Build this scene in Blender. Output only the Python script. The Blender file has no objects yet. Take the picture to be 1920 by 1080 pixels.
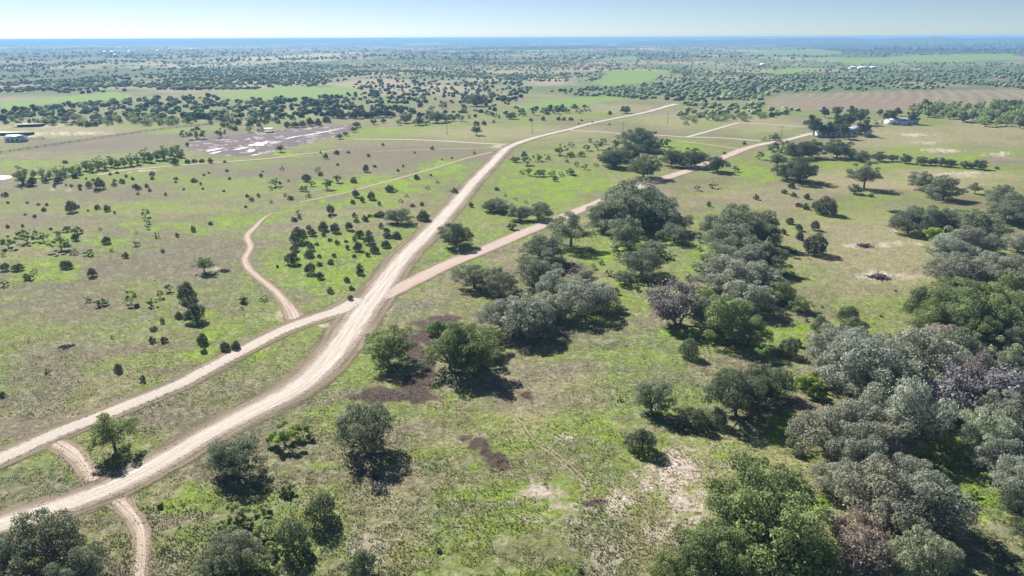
import bpy, math, random
import numpy as np
from mathutils import Vector

# ------------------------------------------------------------------ scene, camera, light
S = bpy.context.scene
COL = S.collection
H = 70.0                      # drone height in metres
FPX = 1321.0                  # focal length in pixels of the 1920 px wide photograph
PITCH = math.atan(469.0 / FPX)
SP, CP = math.sin(PITCH), math.cos(PITCH)

cam_d = bpy.data.cameras.new('camera'); cam = bpy.data.objects.new('camera', cam_d); COL.objects.link(cam)
cam.location = (0, 0, H)
cam.rotation_euler = (math.pi / 2 - PITCH, math.radians(0.20), 0)
cam_d.sensor_width = 36.0; cam_d.lens = 36.0 * FPX / 1920.0
cam_d.clip_start = 1.0; cam_d.clip_end = 200000.0
S.camera = cam

SUN_AZ, SUN_EL = math.radians(-34.0), math.radians(37.5)     # azimuth from +Y, negative = to the left
sun_dir = Vector((math.sin(SUN_AZ) * math.cos(SUN_EL), math.cos(SUN_AZ) * math.cos(SUN_EL), math.sin(SUN_EL)))
W = bpy.data.worlds.new('World'); S.world = W; W.use_nodes = True
wn = W.node_tree.nodes; wl = W.node_tree.links
sky = wn.new('ShaderNodeTexSky'); sky.sky_type = 'NISHITA'; sky.sun_disc = False
sky.sun_elevation = SUN_EL; sky.sun_rotation = SUN_AZ
sky.altitude = 300; sky.air_density = 0.5; sky.dust_density = 0.14; sky.ozone_density = 1.3
wn['Background'].inputs['Strength'].default_value = 0.050
wl.new(sky.outputs['Color'], wn['Background'].inputs['Color'])
sl = bpy.data.lights.new('sun', 'SUN'); sl.energy = 5.0; sl.angle = math.radians(0.53); sl.color = (1.0, 0.95, 0.87)
so = bpy.data.objects.new('sun', sl); COL.objects.link(so); so.location = (-200, 300, 300)
so.rotation_euler = sun_dir.to_track_quat('Z', 'Y').to_euler()
S.view_settings.view_transform = 'Standard'; S.view_settings.look = 'None'
S.view_settings.exposure = 0.95; S.view_settings.gamma = 1.0
S.render.engine = 'CYCLES'
S.cycles.max_bounces = 8; S.cycles.diffuse_bounces = 5; S.cycles.glossy_bounces = 1
S.cycles.transmission_bounces = 4; S.cycles.transparent_max_bounces = 8; S.cycles.volume_bounces = 0
S.cycles.use_denoising = True

# ------------------------------------------------------------------ small maths
def hsh(ix, iy, seed):
    n = (ix.astype(np.int64) * 374761393 + iy.astype(np.int64) * 668265263 + seed * 974634777) & 0xffffffff
    n = ((n ^ (n >> 13)) * 1274126177) & 0xffffffff
    return ((n ^ (n >> 16)) & 0xffff) / 65535.0
def vnoise(x, y, seed=0):
    x = np.asarray(x, float); y = np.asarray(y, float)
    ix, iy = np.floor(x), np.floor(y); fx, fy = x - ix, y - iy
    fx = fx * fx * (3 - 2 * fx); fy = fy * fy * (3 - 2 * fy)
    a, b = hsh(ix, iy, seed), hsh(ix + 1, iy, seed); c, d = hsh(ix, iy + 1, seed), hsh(ix + 1, iy + 1, seed)
    return (a + (b - a) * fx) * (1 - fy) + (c + (d - c) * fx) * fy
def fbm(x, y, seed=0, oct=4):
    t, amp, tot = 0.0, 1.0, 0.0
    for o in range(oct):
        t = t + amp * vnoise(x * 2 ** o + 17.3 * o, y * 2 ** o - 9.1 * o, seed + o); tot += amp; amp *= 0.52
    return t / tot
def sst(a, b, x):
    t = np.clip((x - a) / (b - a), 0, 1); return t * t * (3 - 2 * t)

def height(x, y):
    """terrain height: flat round the crossroads, gently rolling farther out"""
    x = np.asarray(x, float); y = np.asarray(y, float)
    d = np.hypot(x, y)
    far = sst(420, 1500, d)
    vfar = sst(2500, 6000, d)
    z = far * (2.6 * np.sin(x / 190 + 1.1) * np.sin(y / 260 + .4) + 2.0 * np.sin(x / 83 + y / 140))
    z = z + vfar * (12 * np.sin(x / 1500 + 2) * np.sin(y / 1900) + 6 * np.sin(x / 610 + y / 820)) - vfar * 6
    return z
def to_px(x, y, z=0.0):
    dz = z - H
    dep = y * CP - dz * SP
    dep = np.where(dep < 1e-3, 1e-3, dep)
    up = y * SP + dz * CP
    return 960 + FPX * x / dep, 540 - FPX * up / dep
def ground(px, py, z=0.0):
    u, v = px - 960.0, py - 540.0
    dn = FPX * SP + v * CP
    t = (H - z) / max(dn, 1e-6)
    return u * t, (FPX * CP - v * SP) * t
def depth(y, z=0.0): return y * CP - (z - H) * SP

# ------------------------------------------------------------------ mesh helpers
def mesh_np(name, verts, quads=None, tris=None, mats=(), smooth=False, mat_idx=None):
    me = bpy.data.meshes.new(name)
    verts = np.asarray(verts, np.float32)
    me.vertices.add(len(verts)); me.vertices.foreach_set('co', verts.ravel())
    parts, sizes = [], []
    if quads is not None and len(quads): q = np.asarray(quads, np.int32); parts.append(q.ravel()); sizes.append(np.full(len(q), 4, np.int32))
    if tris is not None and len(tris): t = np.asarray(tris, np.int32); parts.append(t.ravel()); sizes.append(np.full(len(t), 3, np.int32))
    loops = np.concatenate(parts); sz = np.concatenate(sizes)
    me.loops.add(len(loops)); me.loops.foreach_set('vertex_index', loops)
    me.polygons.add(len(sz)); me.polygons.foreach_set('loop_start', np.concatenate([[0], np.cumsum(sz)[:-1]]).astype(np.int32))
    if smooth: me.polygons.foreach_set('use_smooth', np.ones(len(sz), bool))
    for m in mats: me.materials.append(m)
    if mat_idx is not None: me.polygons.foreach_set('material_index', np.asarray(mat_idx, np.int32))
    me.update(calc_edges=True)
    return me
def vcol(me, name, cols):
    a = me.color_attributes.new(name, 'FLOAT_COLOR', 'POINT')
    c = np.ones((len(cols), 4), np.float32); c[:, :3] = cols
    a.data.foreach_set('color', c.ravel())
def link(name, data, parent=None, loc=None):
    o = bpy.data.objects.new(name, data); COL.objects.link(o)
    if parent is not None: o.parent = parent
    if loc is not None: o.location = loc
    return o
def tag(o, label, cat, group=None):
    o['label'] = label; o['category'] = cat
    if group: o['group'] = group
    return o

class MB:
    """collects boxes and tubes for one mesh"""
    def __init__(s): s.v, s.q, s.t = [], [], []
    def box(s, x0, x1, y0, y1, z0, z1):
        b = len(s.v)
        s.v += [(x0, y0, z0), (x1, y0, z0), (x1, y1, z0), (x0, y1, z0), (x0, y0, z1), (x1, y0, z1), (x1, y1, z1), (x0, y1, z1)]
        s.q += [(b, b+3, b+2, b+1), (b+4, b+5, b+6, b+7), (b, b+1, b+5, b+4), (b+1, b+2, b+6, b+5), (b+2, b+3, b+7, b+6), (b+3, b, b+4, b+7)]
    def tube(s, pts, rad, n=6):
        pts = [Vector(p) for p in pts]; b = len(s.v)
        for i, p in enumerate(pts):
            d = (pts[min(i+1, len(pts)-1)] - pts[max(i-1, 0)]).normalized()
            a = d.cross(Vector((0.31, 0.22, 0.93)) if abs(d.z) < .9 else Vector((1, 0, 0))).normalized(); c = d.cross(a)
            for k in range(n):
                th = 2 * math.pi * k / n
                s.v.append(tuple(p + (a * math.cos(th) + c * math.sin(th)) * rad[i]))
        for i in range(len(pts) - 1):
            for k in range(n):
                k2 = (k + 1) % n
                s.q.append((b + i*n + k, b + i*n + k2, b + (i+1)*n + k2, b + (i+1)*n + k))
        e = b + (len(pts) - 1) * n
        for k in range(1, n - 1): s.t.append((e, e + k, e + k + 1))
    def gable(s, x0, x1, y0, y1, z0, z1, th=.12, ov=.4, axis='x'):
        """two sloping roof slabs with thickness, ridge along the axis"""
        if axis == 'x':
            ym = (y0 + y1) / 2; A = [(y0 - ov, z0), (ym, z1), (y1 + ov, z0)]
            P = lambda a, x: (x, a[0], a[1]); e0, e1 = x0 - ov, x1 + ov
        else:
            xm = (x0 + x1) / 2; A = [(x0 - ov, z0), (xm, z1), (x1 + ov, z0)]
            P = lambda a, x: (a[0], x, a[1]); e0, e1 = y0 - ov, y1 + ov
        for i in range(2):
            b = len(s.v); p, q = A[i], A[i+1]; pu, qu = (p[0], p[1] + th), (q[0], q[1] + th)
            for a in (p, q, qu, pu): s.v.append(P(a, e0))
            for a in (p, q, qu, pu): s.v.append(P(a, e1))
            s.q += [(b, b+1, b+2, b+3), (b+7, b+6, b+5, b+4), (b, b+4, b+5, b+1), (b+1, b+5, b+6, b+2), (b+2, b+6, b+7, b+3), (b+3, b+7, b+4, b)]
    def tri_prism(s, y0, y1, x, t, z0, z1):
        b = len(s.v); ym = (y0 + y1) / 2
        for xx in (x - t, x + t): s.v += [(xx, y0, z0), (xx, y1, z0), (xx, ym, z1)]
        s.t += [(b, b+1, b+2), (b+5, b+4, b+3)]; s.q += [(b, b+3, b+4, b+1), (b+1, b+4, b+5, b+2), (b+2, b+5, b+3, b)]
    def mesh(s, name, mat, smooth=False): return mesh_np(name, s.v, s.q or None, s.t or None, [mat], smooth)
    def build(s, name, mat, parent=None, smooth=False): return link(name, s.mesh(name, mat, smooth), parent)

# ------------------------------------------------------------------ materials
def new_mat(name):
    m = bpy.data.materials.new(name); m.use_nodes = True
    nt = m.node_tree; return m, nt.nodes, nt.links, nt.nodes['Principled BSDF']
def simple(name, col, rough=.7, spec=.3, metal=0, var=.12, scale=3.0):
    m, n, l, b = new_mat(name)
    t = n.new('ShaderNodeTexNoise'); t.inputs['Scale'].default_value = scale; t.inputs['Detail'].default_value = 5
    co = n.new('ShaderNodeTexCoord'); l.new(co.outputs['Object'], t.inputs['Vector'])
    r = n.new('ShaderNodeMapRange'); r.inputs['To Min'].default_value = 1 - var; r.inputs['To Max'].default_value = 1 + var
    l.new(t.outputs['Fac'], r.inputs['Value'])
    x = n.new('ShaderNodeVectorMath'); x.operation = 'SCALE'; x.inputs[0].default_value = col
    l.new(r.outputs['Result'], x.inputs['Scale']); l.new(x.outputs['Vector'], b.inputs['Base Color'])
    b.inputs['Roughness'].default_value = rough; b.inputs['Specular IOR Level'].default_value = spec; b.inputs['Metallic'].default_value = metal
    return m
def leaf_mat(name, var=.35, trans=.3, rough=.5, spec=.4):
    m, n, l, b = new_mat(name)
    oi = n.new('ShaderNodeObjectInfo'); ge = n.new('ShaderNodeNewGeometry')
    nz = n.new('ShaderNodeTexNoise'); nz.inputs['Scale'].default_value = 9.0; nz.inputs['Detail'].default_value = 2
    tc = n.new('ShaderNodeTexCoord'); l.new(tc.outputs['Object'], nz.inputs['Vector'])
    r1 = n.new('ShaderNodeMapRange'); r1.inputs['To Min'].default_value = 1 - var; r1.inputs['To Max'].default_value = 1 + var
    l.new(ge.outputs['Random Per Island'], r1.inputs['Value'])
    r2 = n.new('ShaderNodeMapRange'); r2.inputs['From Min'].default_value = .3; r2.inputs['From Max'].default_value = .7
    r2.inputs['To Min'].default_value = .75; r2.inputs['To Max'].default_value = 1.25
    l.new(nz.outputs['Fac'], r2.inputs['Value'])
    mu = n.new('ShaderNodeMath'); mu.operation = 'MULTIPLY'; l.new(r1.outputs['Result'], mu.inputs[0]); l.new(r2.outputs['Result'], mu.inputs[1])
    x = n.new('ShaderNodeVectorMath'); x.operation = 'SCALE'
    l.new(oi.outputs['Color'], x.inputs[0]); l.new(mu.outputs['Value'], x.inputs['Scale'])
    l.new(x.outputs['Vector'], b.inputs['Base Color'])
    b.inputs['Roughness'].default_value = rough; b.inputs['Specular IOR Level'].default_value = spec
    tr = n.new('ShaderNodeBsdfTranslucent'); l.new(x.outputs['Vector'], tr.inputs['Color'])
    mx = n.new('ShaderNodeMixShader'); mx.inputs['Fac'].default_value = trans
    l.new(b.outputs['BSDF'], mx.inputs[1]); l.new(tr.outputs['BSDF'], mx.inputs[2])
    l.new(mx.outputs['Shader'], n['Material Output'].inputs['Surface'])
    return m
def attr_mat(name, attr='Col', bump=0.0, scale=1.5, var=.25, trans=0.0, fine=True):
    m, n, l, b = new_mat(name)
    a = n.new('ShaderNodeAttribute'); a.attribute_name = attr
    out = a.outputs['Color']
    b.inputs['Roughness'].default_value = .95; b.inputs['Specular IOR Level'].default_value = .1
    if fine:
        tc = n.new('ShaderNodeTexCoord')
        t1 = n.new('ShaderNodeTexNoise'); t1.inputs['Scale'].default_value = scale; t1.inputs['Detail'].default_value = 8; t1.inputs['Roughness'].default_value = .7
        t2 = n.new('ShaderNodeTexNoise'); t2.inputs['Scale'].default_value = scale * .28; t2.inputs['Detail'].default_value = 4
        l.new(tc.outputs['Object'], t1.inputs['Vector']); l.new(tc.outputs['Object'], t2.inputs['Vector'])
        r = n.new('ShaderNodeMapRange'); r.inputs['From Min'].default_value = .3; r.inputs['From Max'].default_value = .7
        r.inputs['To Min'].default_value = 1 - var; r.inputs['To Max'].default_value = 1 + var
        l.new(t1.outputs['Fac'], r.inputs['Value'])
        r2 = n.new('ShaderNodeMapRange'); r2.inputs['From Min'].default_value = .3; r2.inputs['From Max'].default_value = .7
        r2.inputs['To Min'].default_value = .88; r2.inputs['To Max'].default_value = 1.12
        l.new(t2.outputs['Fac'], r2.inputs['Value'])
        mu = n.new('ShaderNodeMath'); mu.operation = 'MULTIPLY'; l.new(r.outputs['Result'], mu.inputs[0]); l.new(r2.outputs['Result'], mu.inputs[1])
        x = n.new('ShaderNodeVectorMath'); x.operation = 'SCALE'
        l.new(out, x.inputs[0]); l.new(mu.outputs['Value'], x.inputs['Scale']); out = x.outputs['Vector']
        if bump:
            bp = n.new('ShaderNodeBump'); bp.inputs['Strength'].default_value = 1.0; bp.inputs['Distance'].default_value = bump
            l.new(t1.outputs['Fac'], bp.inputs['Height']); l.new(bp.outputs['Normal'], b.inputs['Normal'])
    l.new(out, b.inputs['Base Color'])
    if trans:
        tr = n.new('ShaderNodeBsdfTranslucent'); l.new(out, tr.inputs['Color'])
        mx = n.new('ShaderNodeMixShader'); mx.inputs['Fac'].default_value = trans
        l.new(b.outputs['BSDF'], mx.inputs[1]); l.new(tr.outputs['BSDF'], mx.inputs[2])
        l.new(mx.outputs['Shader'], n['Material Output'].inputs['Surface'])
    return m
def road_mat(name, core, side, edge0=.72, rut=.25):
    """gravel or dirt ribbon: pale worn core, disturbed sides, ragged outer edge"""
    m, n, l, b = new_mat(name)
    def noise(vec, sc, det=5, ro=.6):
        t = n.new('ShaderNodeTexNoise'); t.inputs['Scale'].default_value = sc; t.inputs['Detail'].default_value = det; t.inputs['Roughness'].default_value = ro
        l.new(vec, t.inputs['Vector']); return t.outputs['Fac']
    def mr(v, a, c, d, e, smooth=False):
        r = n.new('ShaderNodeMapRange'); r.inputs['From Min'].default_value = a; r.inputs['From Max'].default_value = c
        r.inputs['To Min'].default_value = d; r.inputs['To Max'].default_value = e
        if smooth: r.interpolation_type = 'SMOOTHSTEP'
        l.new(v, r.inputs['Value']); return r.outputs['Result']
    def ma(op, a, c):
        t = n.new('ShaderNodeMath'); t.operation = op
        for i, v in enumerate((a, c)):
            if isinstance(v, (int, float)): t.inputs[i].default_value = v
            else: l.new(v, t.inputs[i])
        return t.outputs['Value']
    uv = n.new('ShaderNodeUVMap'); sep = n.new('ShaderNodeSeparateXYZ'); l.new(uv.outputs['UV'], sep.inputs['Vector'])
    tc = n.new('ShaderNodeTexCoord')
    mp = n.new('ShaderNodeMapping'); mp.inputs['Scale'].default_value = (7.0, .06, 1); l.new(uv.outputs['UV'], mp.inputs['Vector'])
    streak = noise(mp.outputs['Vector'], 1.0, 4)
    mp2 = n.new('ShaderNodeMapping'); mp2.inputs['Scale'].default_value = (2.2, .22, 1); l.new(uv.outputs['UV'], mp2.inputs['Vector'])
    rag = noise(mp2.outputs['Vector'], 1.0, 6, .7)
    fine = noise(tc.outputs['Object'], 2.2, 7, .75)
    au = ma('ABSOLUTE', sep.outputs['X'], 0)
    d = ma('ADD', au, ma('MULTIPLY', ma('SUBTRACT', rag, .5), .5))
    fside = mr(d, edge0 - .22, edge0 + .08, 0, 1, True)
    mix = n.new('ShaderNodeMix'); mix.data_type = 'RGBA'
    mix.inputs['A'].default_value = (*core, 1); mix.inputs['B'].default_value = (*side, 1); l.new(fside, mix.inputs['Factor'])
    sc = ma('MULTIPLY', mr(streak, .3, .7, 1 - rut, 1 + rut * .6), mr(fine, .3, .7, .82, 1.15))
    x = n.new('ShaderNodeVectorMath'); x.operation = 'SCALE'; l.new(mix.outputs['Result'], x.inputs[0]); l.new(sc, x.inputs['Scale'])
    l.new(x.outputs['Vector'], b.inputs['Base Color']); b.inputs['Roughness'].default_value = .95; b.inputs['Specular IOR Level'].default_value = .1
    bp = n.new('ShaderNodeBump'); bp.inputs['Distance'].default_value = .12; l.new(ma('ADD', fine, ma('MULTIPLY', streak, .6)), bp.inputs['Height'])
    l.new(bp.outputs['Normal'], b.inputs['Normal'])
    d2 = ma('ADD', au, ma('MULTIPLY', ma('SUBTRACT', fine, .5), .9))
    d3 = ma('ADD', d2, ma('MULTIPLY', ma('SUBTRACT', rag, .5), .35))
    al = mr(d3, .80, .98, 1, 0, True)
    tp = n.new('ShaderNodeBsdfTransparent'); mx = n.new('ShaderNodeMixShader')
    l.new(al, mx.inputs['Fac']); l.new(tp.outputs['BSDF'], mx.inputs[1]); l.new(b.outputs['BSDF'], mx.inputs[2])
    l.new(mx.outputs['Shader'], n['Material Output'].inputs['Surface'])
    return m

M_GROUND = attr_mat('ground', bump=.40, scale=1.1, var=.50)
M_GRASS = attr_mat('grass', fine=False, trans=.5)
M_OAK = leaf_mat('oak_leaves', .45, .45, .65, .15)
M_JUN = leaf_mat('juniper_leaves', .35, .22, .7, .15)
M_MES = leaf_mat('mesquite_leaves', .3, .45, .6, .25)
M_BARK = simple('bark', (.17, .15, .13), .9, .1, var=.35, scale=6)
M_GREYBARK = simple('grey_bark', (.30, .27, .26), .9, .1, var=.3, scale=6)
M_SCRUB = attr_mat('scrub', fine=False, trans=.1)
M_DEAD = simple('dead_wood', (.12, .10, .105), .9, .1, var=.6, scale=1.2)
M_ROCK = simple('caliche_rock', (.55, .49, .44), .9, .1, var=.3, scale=.7)
M_WHITE = simple('white_siding', (.72, .75, .80), .5, .4, var=.05)
M_TINROOF = simple('metal_roof', (.42, .48, .58), .35, .5, .3, var=.08)
M_GREYROOF = simple('grey_roof', (.22, .235, .27), .6, .3, var=.15)
M_DARK = simple('dark_opening', (.02, .022, .026), .3, .5)
M_POLE = simple('weathered_pole', (.13, .10, .08), .9, .1)
M_STEEL = simple('pipe_steel', (.07, .06, .06), .6, .3)
M_CONC = simple('concrete', (.5, .48, .45), .9, .2)

# ------------------------------------------------------------------ ground colour
C_OLIVE = np.array((.185, .190, .085)); C_GREEN = np.array((.178, .248, .042)); C_LUSH = np.array((.205, .300, .036))
C_DRY = np.array((.335, .290, .175)); C_BROWN = np.array((.175, .148, .112)); C_PALE = np.array((.50, .42, .36))
C_DIRT = np.array((.085, .055, .055)); C_SCRUB = np.array((.115, .150, .070)); C_TAN = np.array((.285, .240, .165))
C_FIELD = np.array((.18, .27, .065)); C_PLOW = np.array((.24, .205, .135))

# (cx, cy, rx, ry, strength): places on the map, given as the pixel each is seen at
GREEN = [(640,490,125,75,1.0),(560,500,60,50,.6),(600,465,60,40,.5),(430,640,140,42,.75),(520,590,90,40,.5),(330,600,90,30,.6),(700,345,150,26,.9),(830,320,70,24,.9),
 (640,380,110,18,.8),(480,400,110,14,.9),(330,425,120,16,.9),(170,455,120,18,.8),(60,500,120,22,.8),(60,440,120,20,.5),(190,300,190,14,.6),(60,330,90,8,.6),(250,390,150,12,.5),
 (1030,345,150,40,.85),(1100,370,70,25,.6),(980,310,60,20,.6),(850,490,60,25,.7),(800,500,40,20,.7),(960,405,60,40,.4),(1260,275,70,16,.8),(1405,325,40,30,.8),(1440,300,30,16,.6),
 (1120,560,150,60,.55),(1170,640,130,70,.45),(1160,490,110,60,.8),(1290,470,50,70,.7),(1560,640,170,26,.75),(1640,625,70,20,.7),(1300,640,80,45,.6),(1230,690,120,50,.5),
 (930,900,120,60,.6),(1000,860,140,50,.4),(880,770,90,40,.55),(1120,790,120,50,.55),(1160,840,90,45,.6),(375,920,55,60,.5),(330,960,50,90,.4),(230,800,50,16,.5),(110,880,50,16,.5),
 (550,860,60,30,.5),(620,790,60,50,.4),(680,690,50,40,.3),(1490,800,40,40,.9),(1830,930,90,70,.6),(1760,860,70,60,.6),(1530,960,30,40,.7),(1450,700,60,50,.6),(1400,850,80,30,.4),
 (1700,285,130,9,.75),(1800,300,80,7,.9),(1560,310,60,14,.5),(1650,320,170,8,.6),(1430,350,120,25,.3),(1600,400,120,20,.45),(560,285,70,8,.9),(700,245,90,9,.8),(720,190,70,8,.4),(130,310,140,6,.9),(30,305,70,12,.7),
 (920,215,120,9,.5),(640,190,60,6,.3),(1290,240,60,8,.4),(930,980,80,40,.5),(1120,1000,90,40,.35),(1040,1000,60,20,.3)]
BROWN = [(300,490,190,55,.6),(110,560,140,70,.55),(110,690,110,45,.7),(60,760,90,30,.5),(740,290,260,22,.7),(530,320,200,16,.7),(620,345,110,18,.7),(200,360,190,14,.7),(110,345,120,10,.5),(420,460,90,30,.5),
 (340,770,120,40,.6),(560,690,70,25,.4),(60,920,120,30,.4),(690,920,90,90,.55),(560,550,30,30,.5),(150,270,170,14,.8),(250,255,150,10,.7),(1540,270,170,30,.4),(1640,500,170,70,.35),(1580,470,90,40,.4)]
DRY = [(1640,480,170,90,.7),(1560,440,120,40,.4),(1700,350,230,20,.7),(1800,330,140,10,.8),(1560,330,80,20,.5),(1700,260,140,25,.7),(1850,250,90,30,.6),(1450,370,120,30,.4),(960,250,220,16,.6),(1280,225,120,16,.5),
 (1430,235,90,18,.6),(700,950,80,110,.45),(990,800,60,60,.4),(1420,830,110,50,.6),(1500,890,70,50,.6),(1330,880,120,90,.5),(1200,980,160,90,.45),(60,240,180,20,.8),(560,205,120,14,.5),(800,165,180,22,.5),(1180,205,110,10,.5)]
PALE = [(1100,960,170,70,.45),(1000,920,70,40,.55),(880,1000,110,40,.42),(660,1000,90,70,.35),(1150,1040,120,40,.45),(1060,690,60,22,.35),(650,605,40,22,.7),(700,575,42,22,.7),(590,600,36,12,.6),(215,932,55,16,.6),(940,275,30,8,.7),(1250,890,75,60,.85),(1290,930,70,70,.7),(1230,1000,90,60,.5),(1120,945,90,22,.7),(1060,815,55,18,.5),(1000,975,60,30,.6),(1000,912,22,22,.6),(930,1010,80,22,.4),(880,820,40,14,.4),(1190,775,20,12,.4),(1640,520,60,9,.9),(1700,522,70,8,.9),(1690,462,80,6,.7),(1600,460,30,8,.6),
 (1700,435,60,7,.5),(1500,475,40,7,.6),(1720,257,30,4,.8),(1760,285,60,5,.7),(1740,270,50,5,.5),(1870,292,40,6,.7),(1780,330,120,5,.7),(120,247,110,4,.7),(40,252,60,5,.7),(60,232,70,4,.7),(110,350,40,5,.5),(260,318,60,3,.6),(1520,253,50,4,.6),(1660,232,45,3,.6),(1090,705,40,20,.3),(1340,560,30,10,.3),(120,860,45,28,.5),(540,590,35,20,.6),(400,505,25,6,.6),(1090,895,30,25,.4),(700,910,24,12,.5)]
DIRT = [(835,605,42,22,1.),(800,625,38,28,1.),(780,660,24,42,1.),(772,705,34,40,.9),(770,738,46,18,.9),(690,742,50,14,.9),(725,740,40,14,.9),(920,860,30,20,.95),(895,838,26,14,.8),(868,822,24,9,.7),(985,738,16,11,.9),(1105,942,32,13,.8),(700,900,18,9,.8),(1075,505,45,18,.8),(1160,655,50,14,.45),(1060,690,22,12,.5),
 (525,685,16,9,.6),(1690,415,20,6,.5),(1800,270,30,5,.3),(960,590,60,20,.3),(1080,635,60,18,.4)]
FIELDS = [((0,187),(130,178),(215,173),(247,180),(235,187),(110,190),(0,203)), ((400,177),(540,160),(660,162),(690,170),(560,186),(440,187)),
 ((955,197),(1060,185),(1140,182),(1180,186),(1100,197),(980,205)), ((1108,152),(1150,134),(1265,136),(1205,153),(1140,158)),
 ((1380,103),(1440,96),(1575,97),(1575,104),(1400,106)), ((1520,110),(1900,104),(1905,117),(1600,123)), ((1415,136),(1500,128),(1550,130),(1470,141)),
 ((1120,110),(1190,107),(1200,112),(1130,115))]
PLOW = [((1430,192),(1465,176),(2100,175),(2100,200),(1760,206),(1640,211),(1435,209))]
WOODS = [((1625,95),(1680,88),(2200,84),(2200,101),(1800,98)), ((-300,98),(150,92),(430,92),(440,97),(200,108),(-300,112)), ((-300,125),(250,128),(640,112),(640,124),(300,140),(-300,150))]
LAKE = ((343,274),(360,263),(400,254),(470,247),(520,243),(590,236),(662,233),(668,238),(645,250),(600,262),(560,272),(510,283),(470,291),(430,291),(380,282))

def inpoly(px, py, poly):
    ins = np.zeros(px.shape, bool); n = len(poly)
    for i in range(n):
        (x1, y1), (x2, y2) = poly[i], poly[(i + 1) % n]
        if y1 == y2: continue
        c = ((y1 > py) != (y2 > py)) & (px < (x2 - x1) * (py - y1) / (y2 - y1) + x1)
        ins ^= c
    return ins

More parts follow.
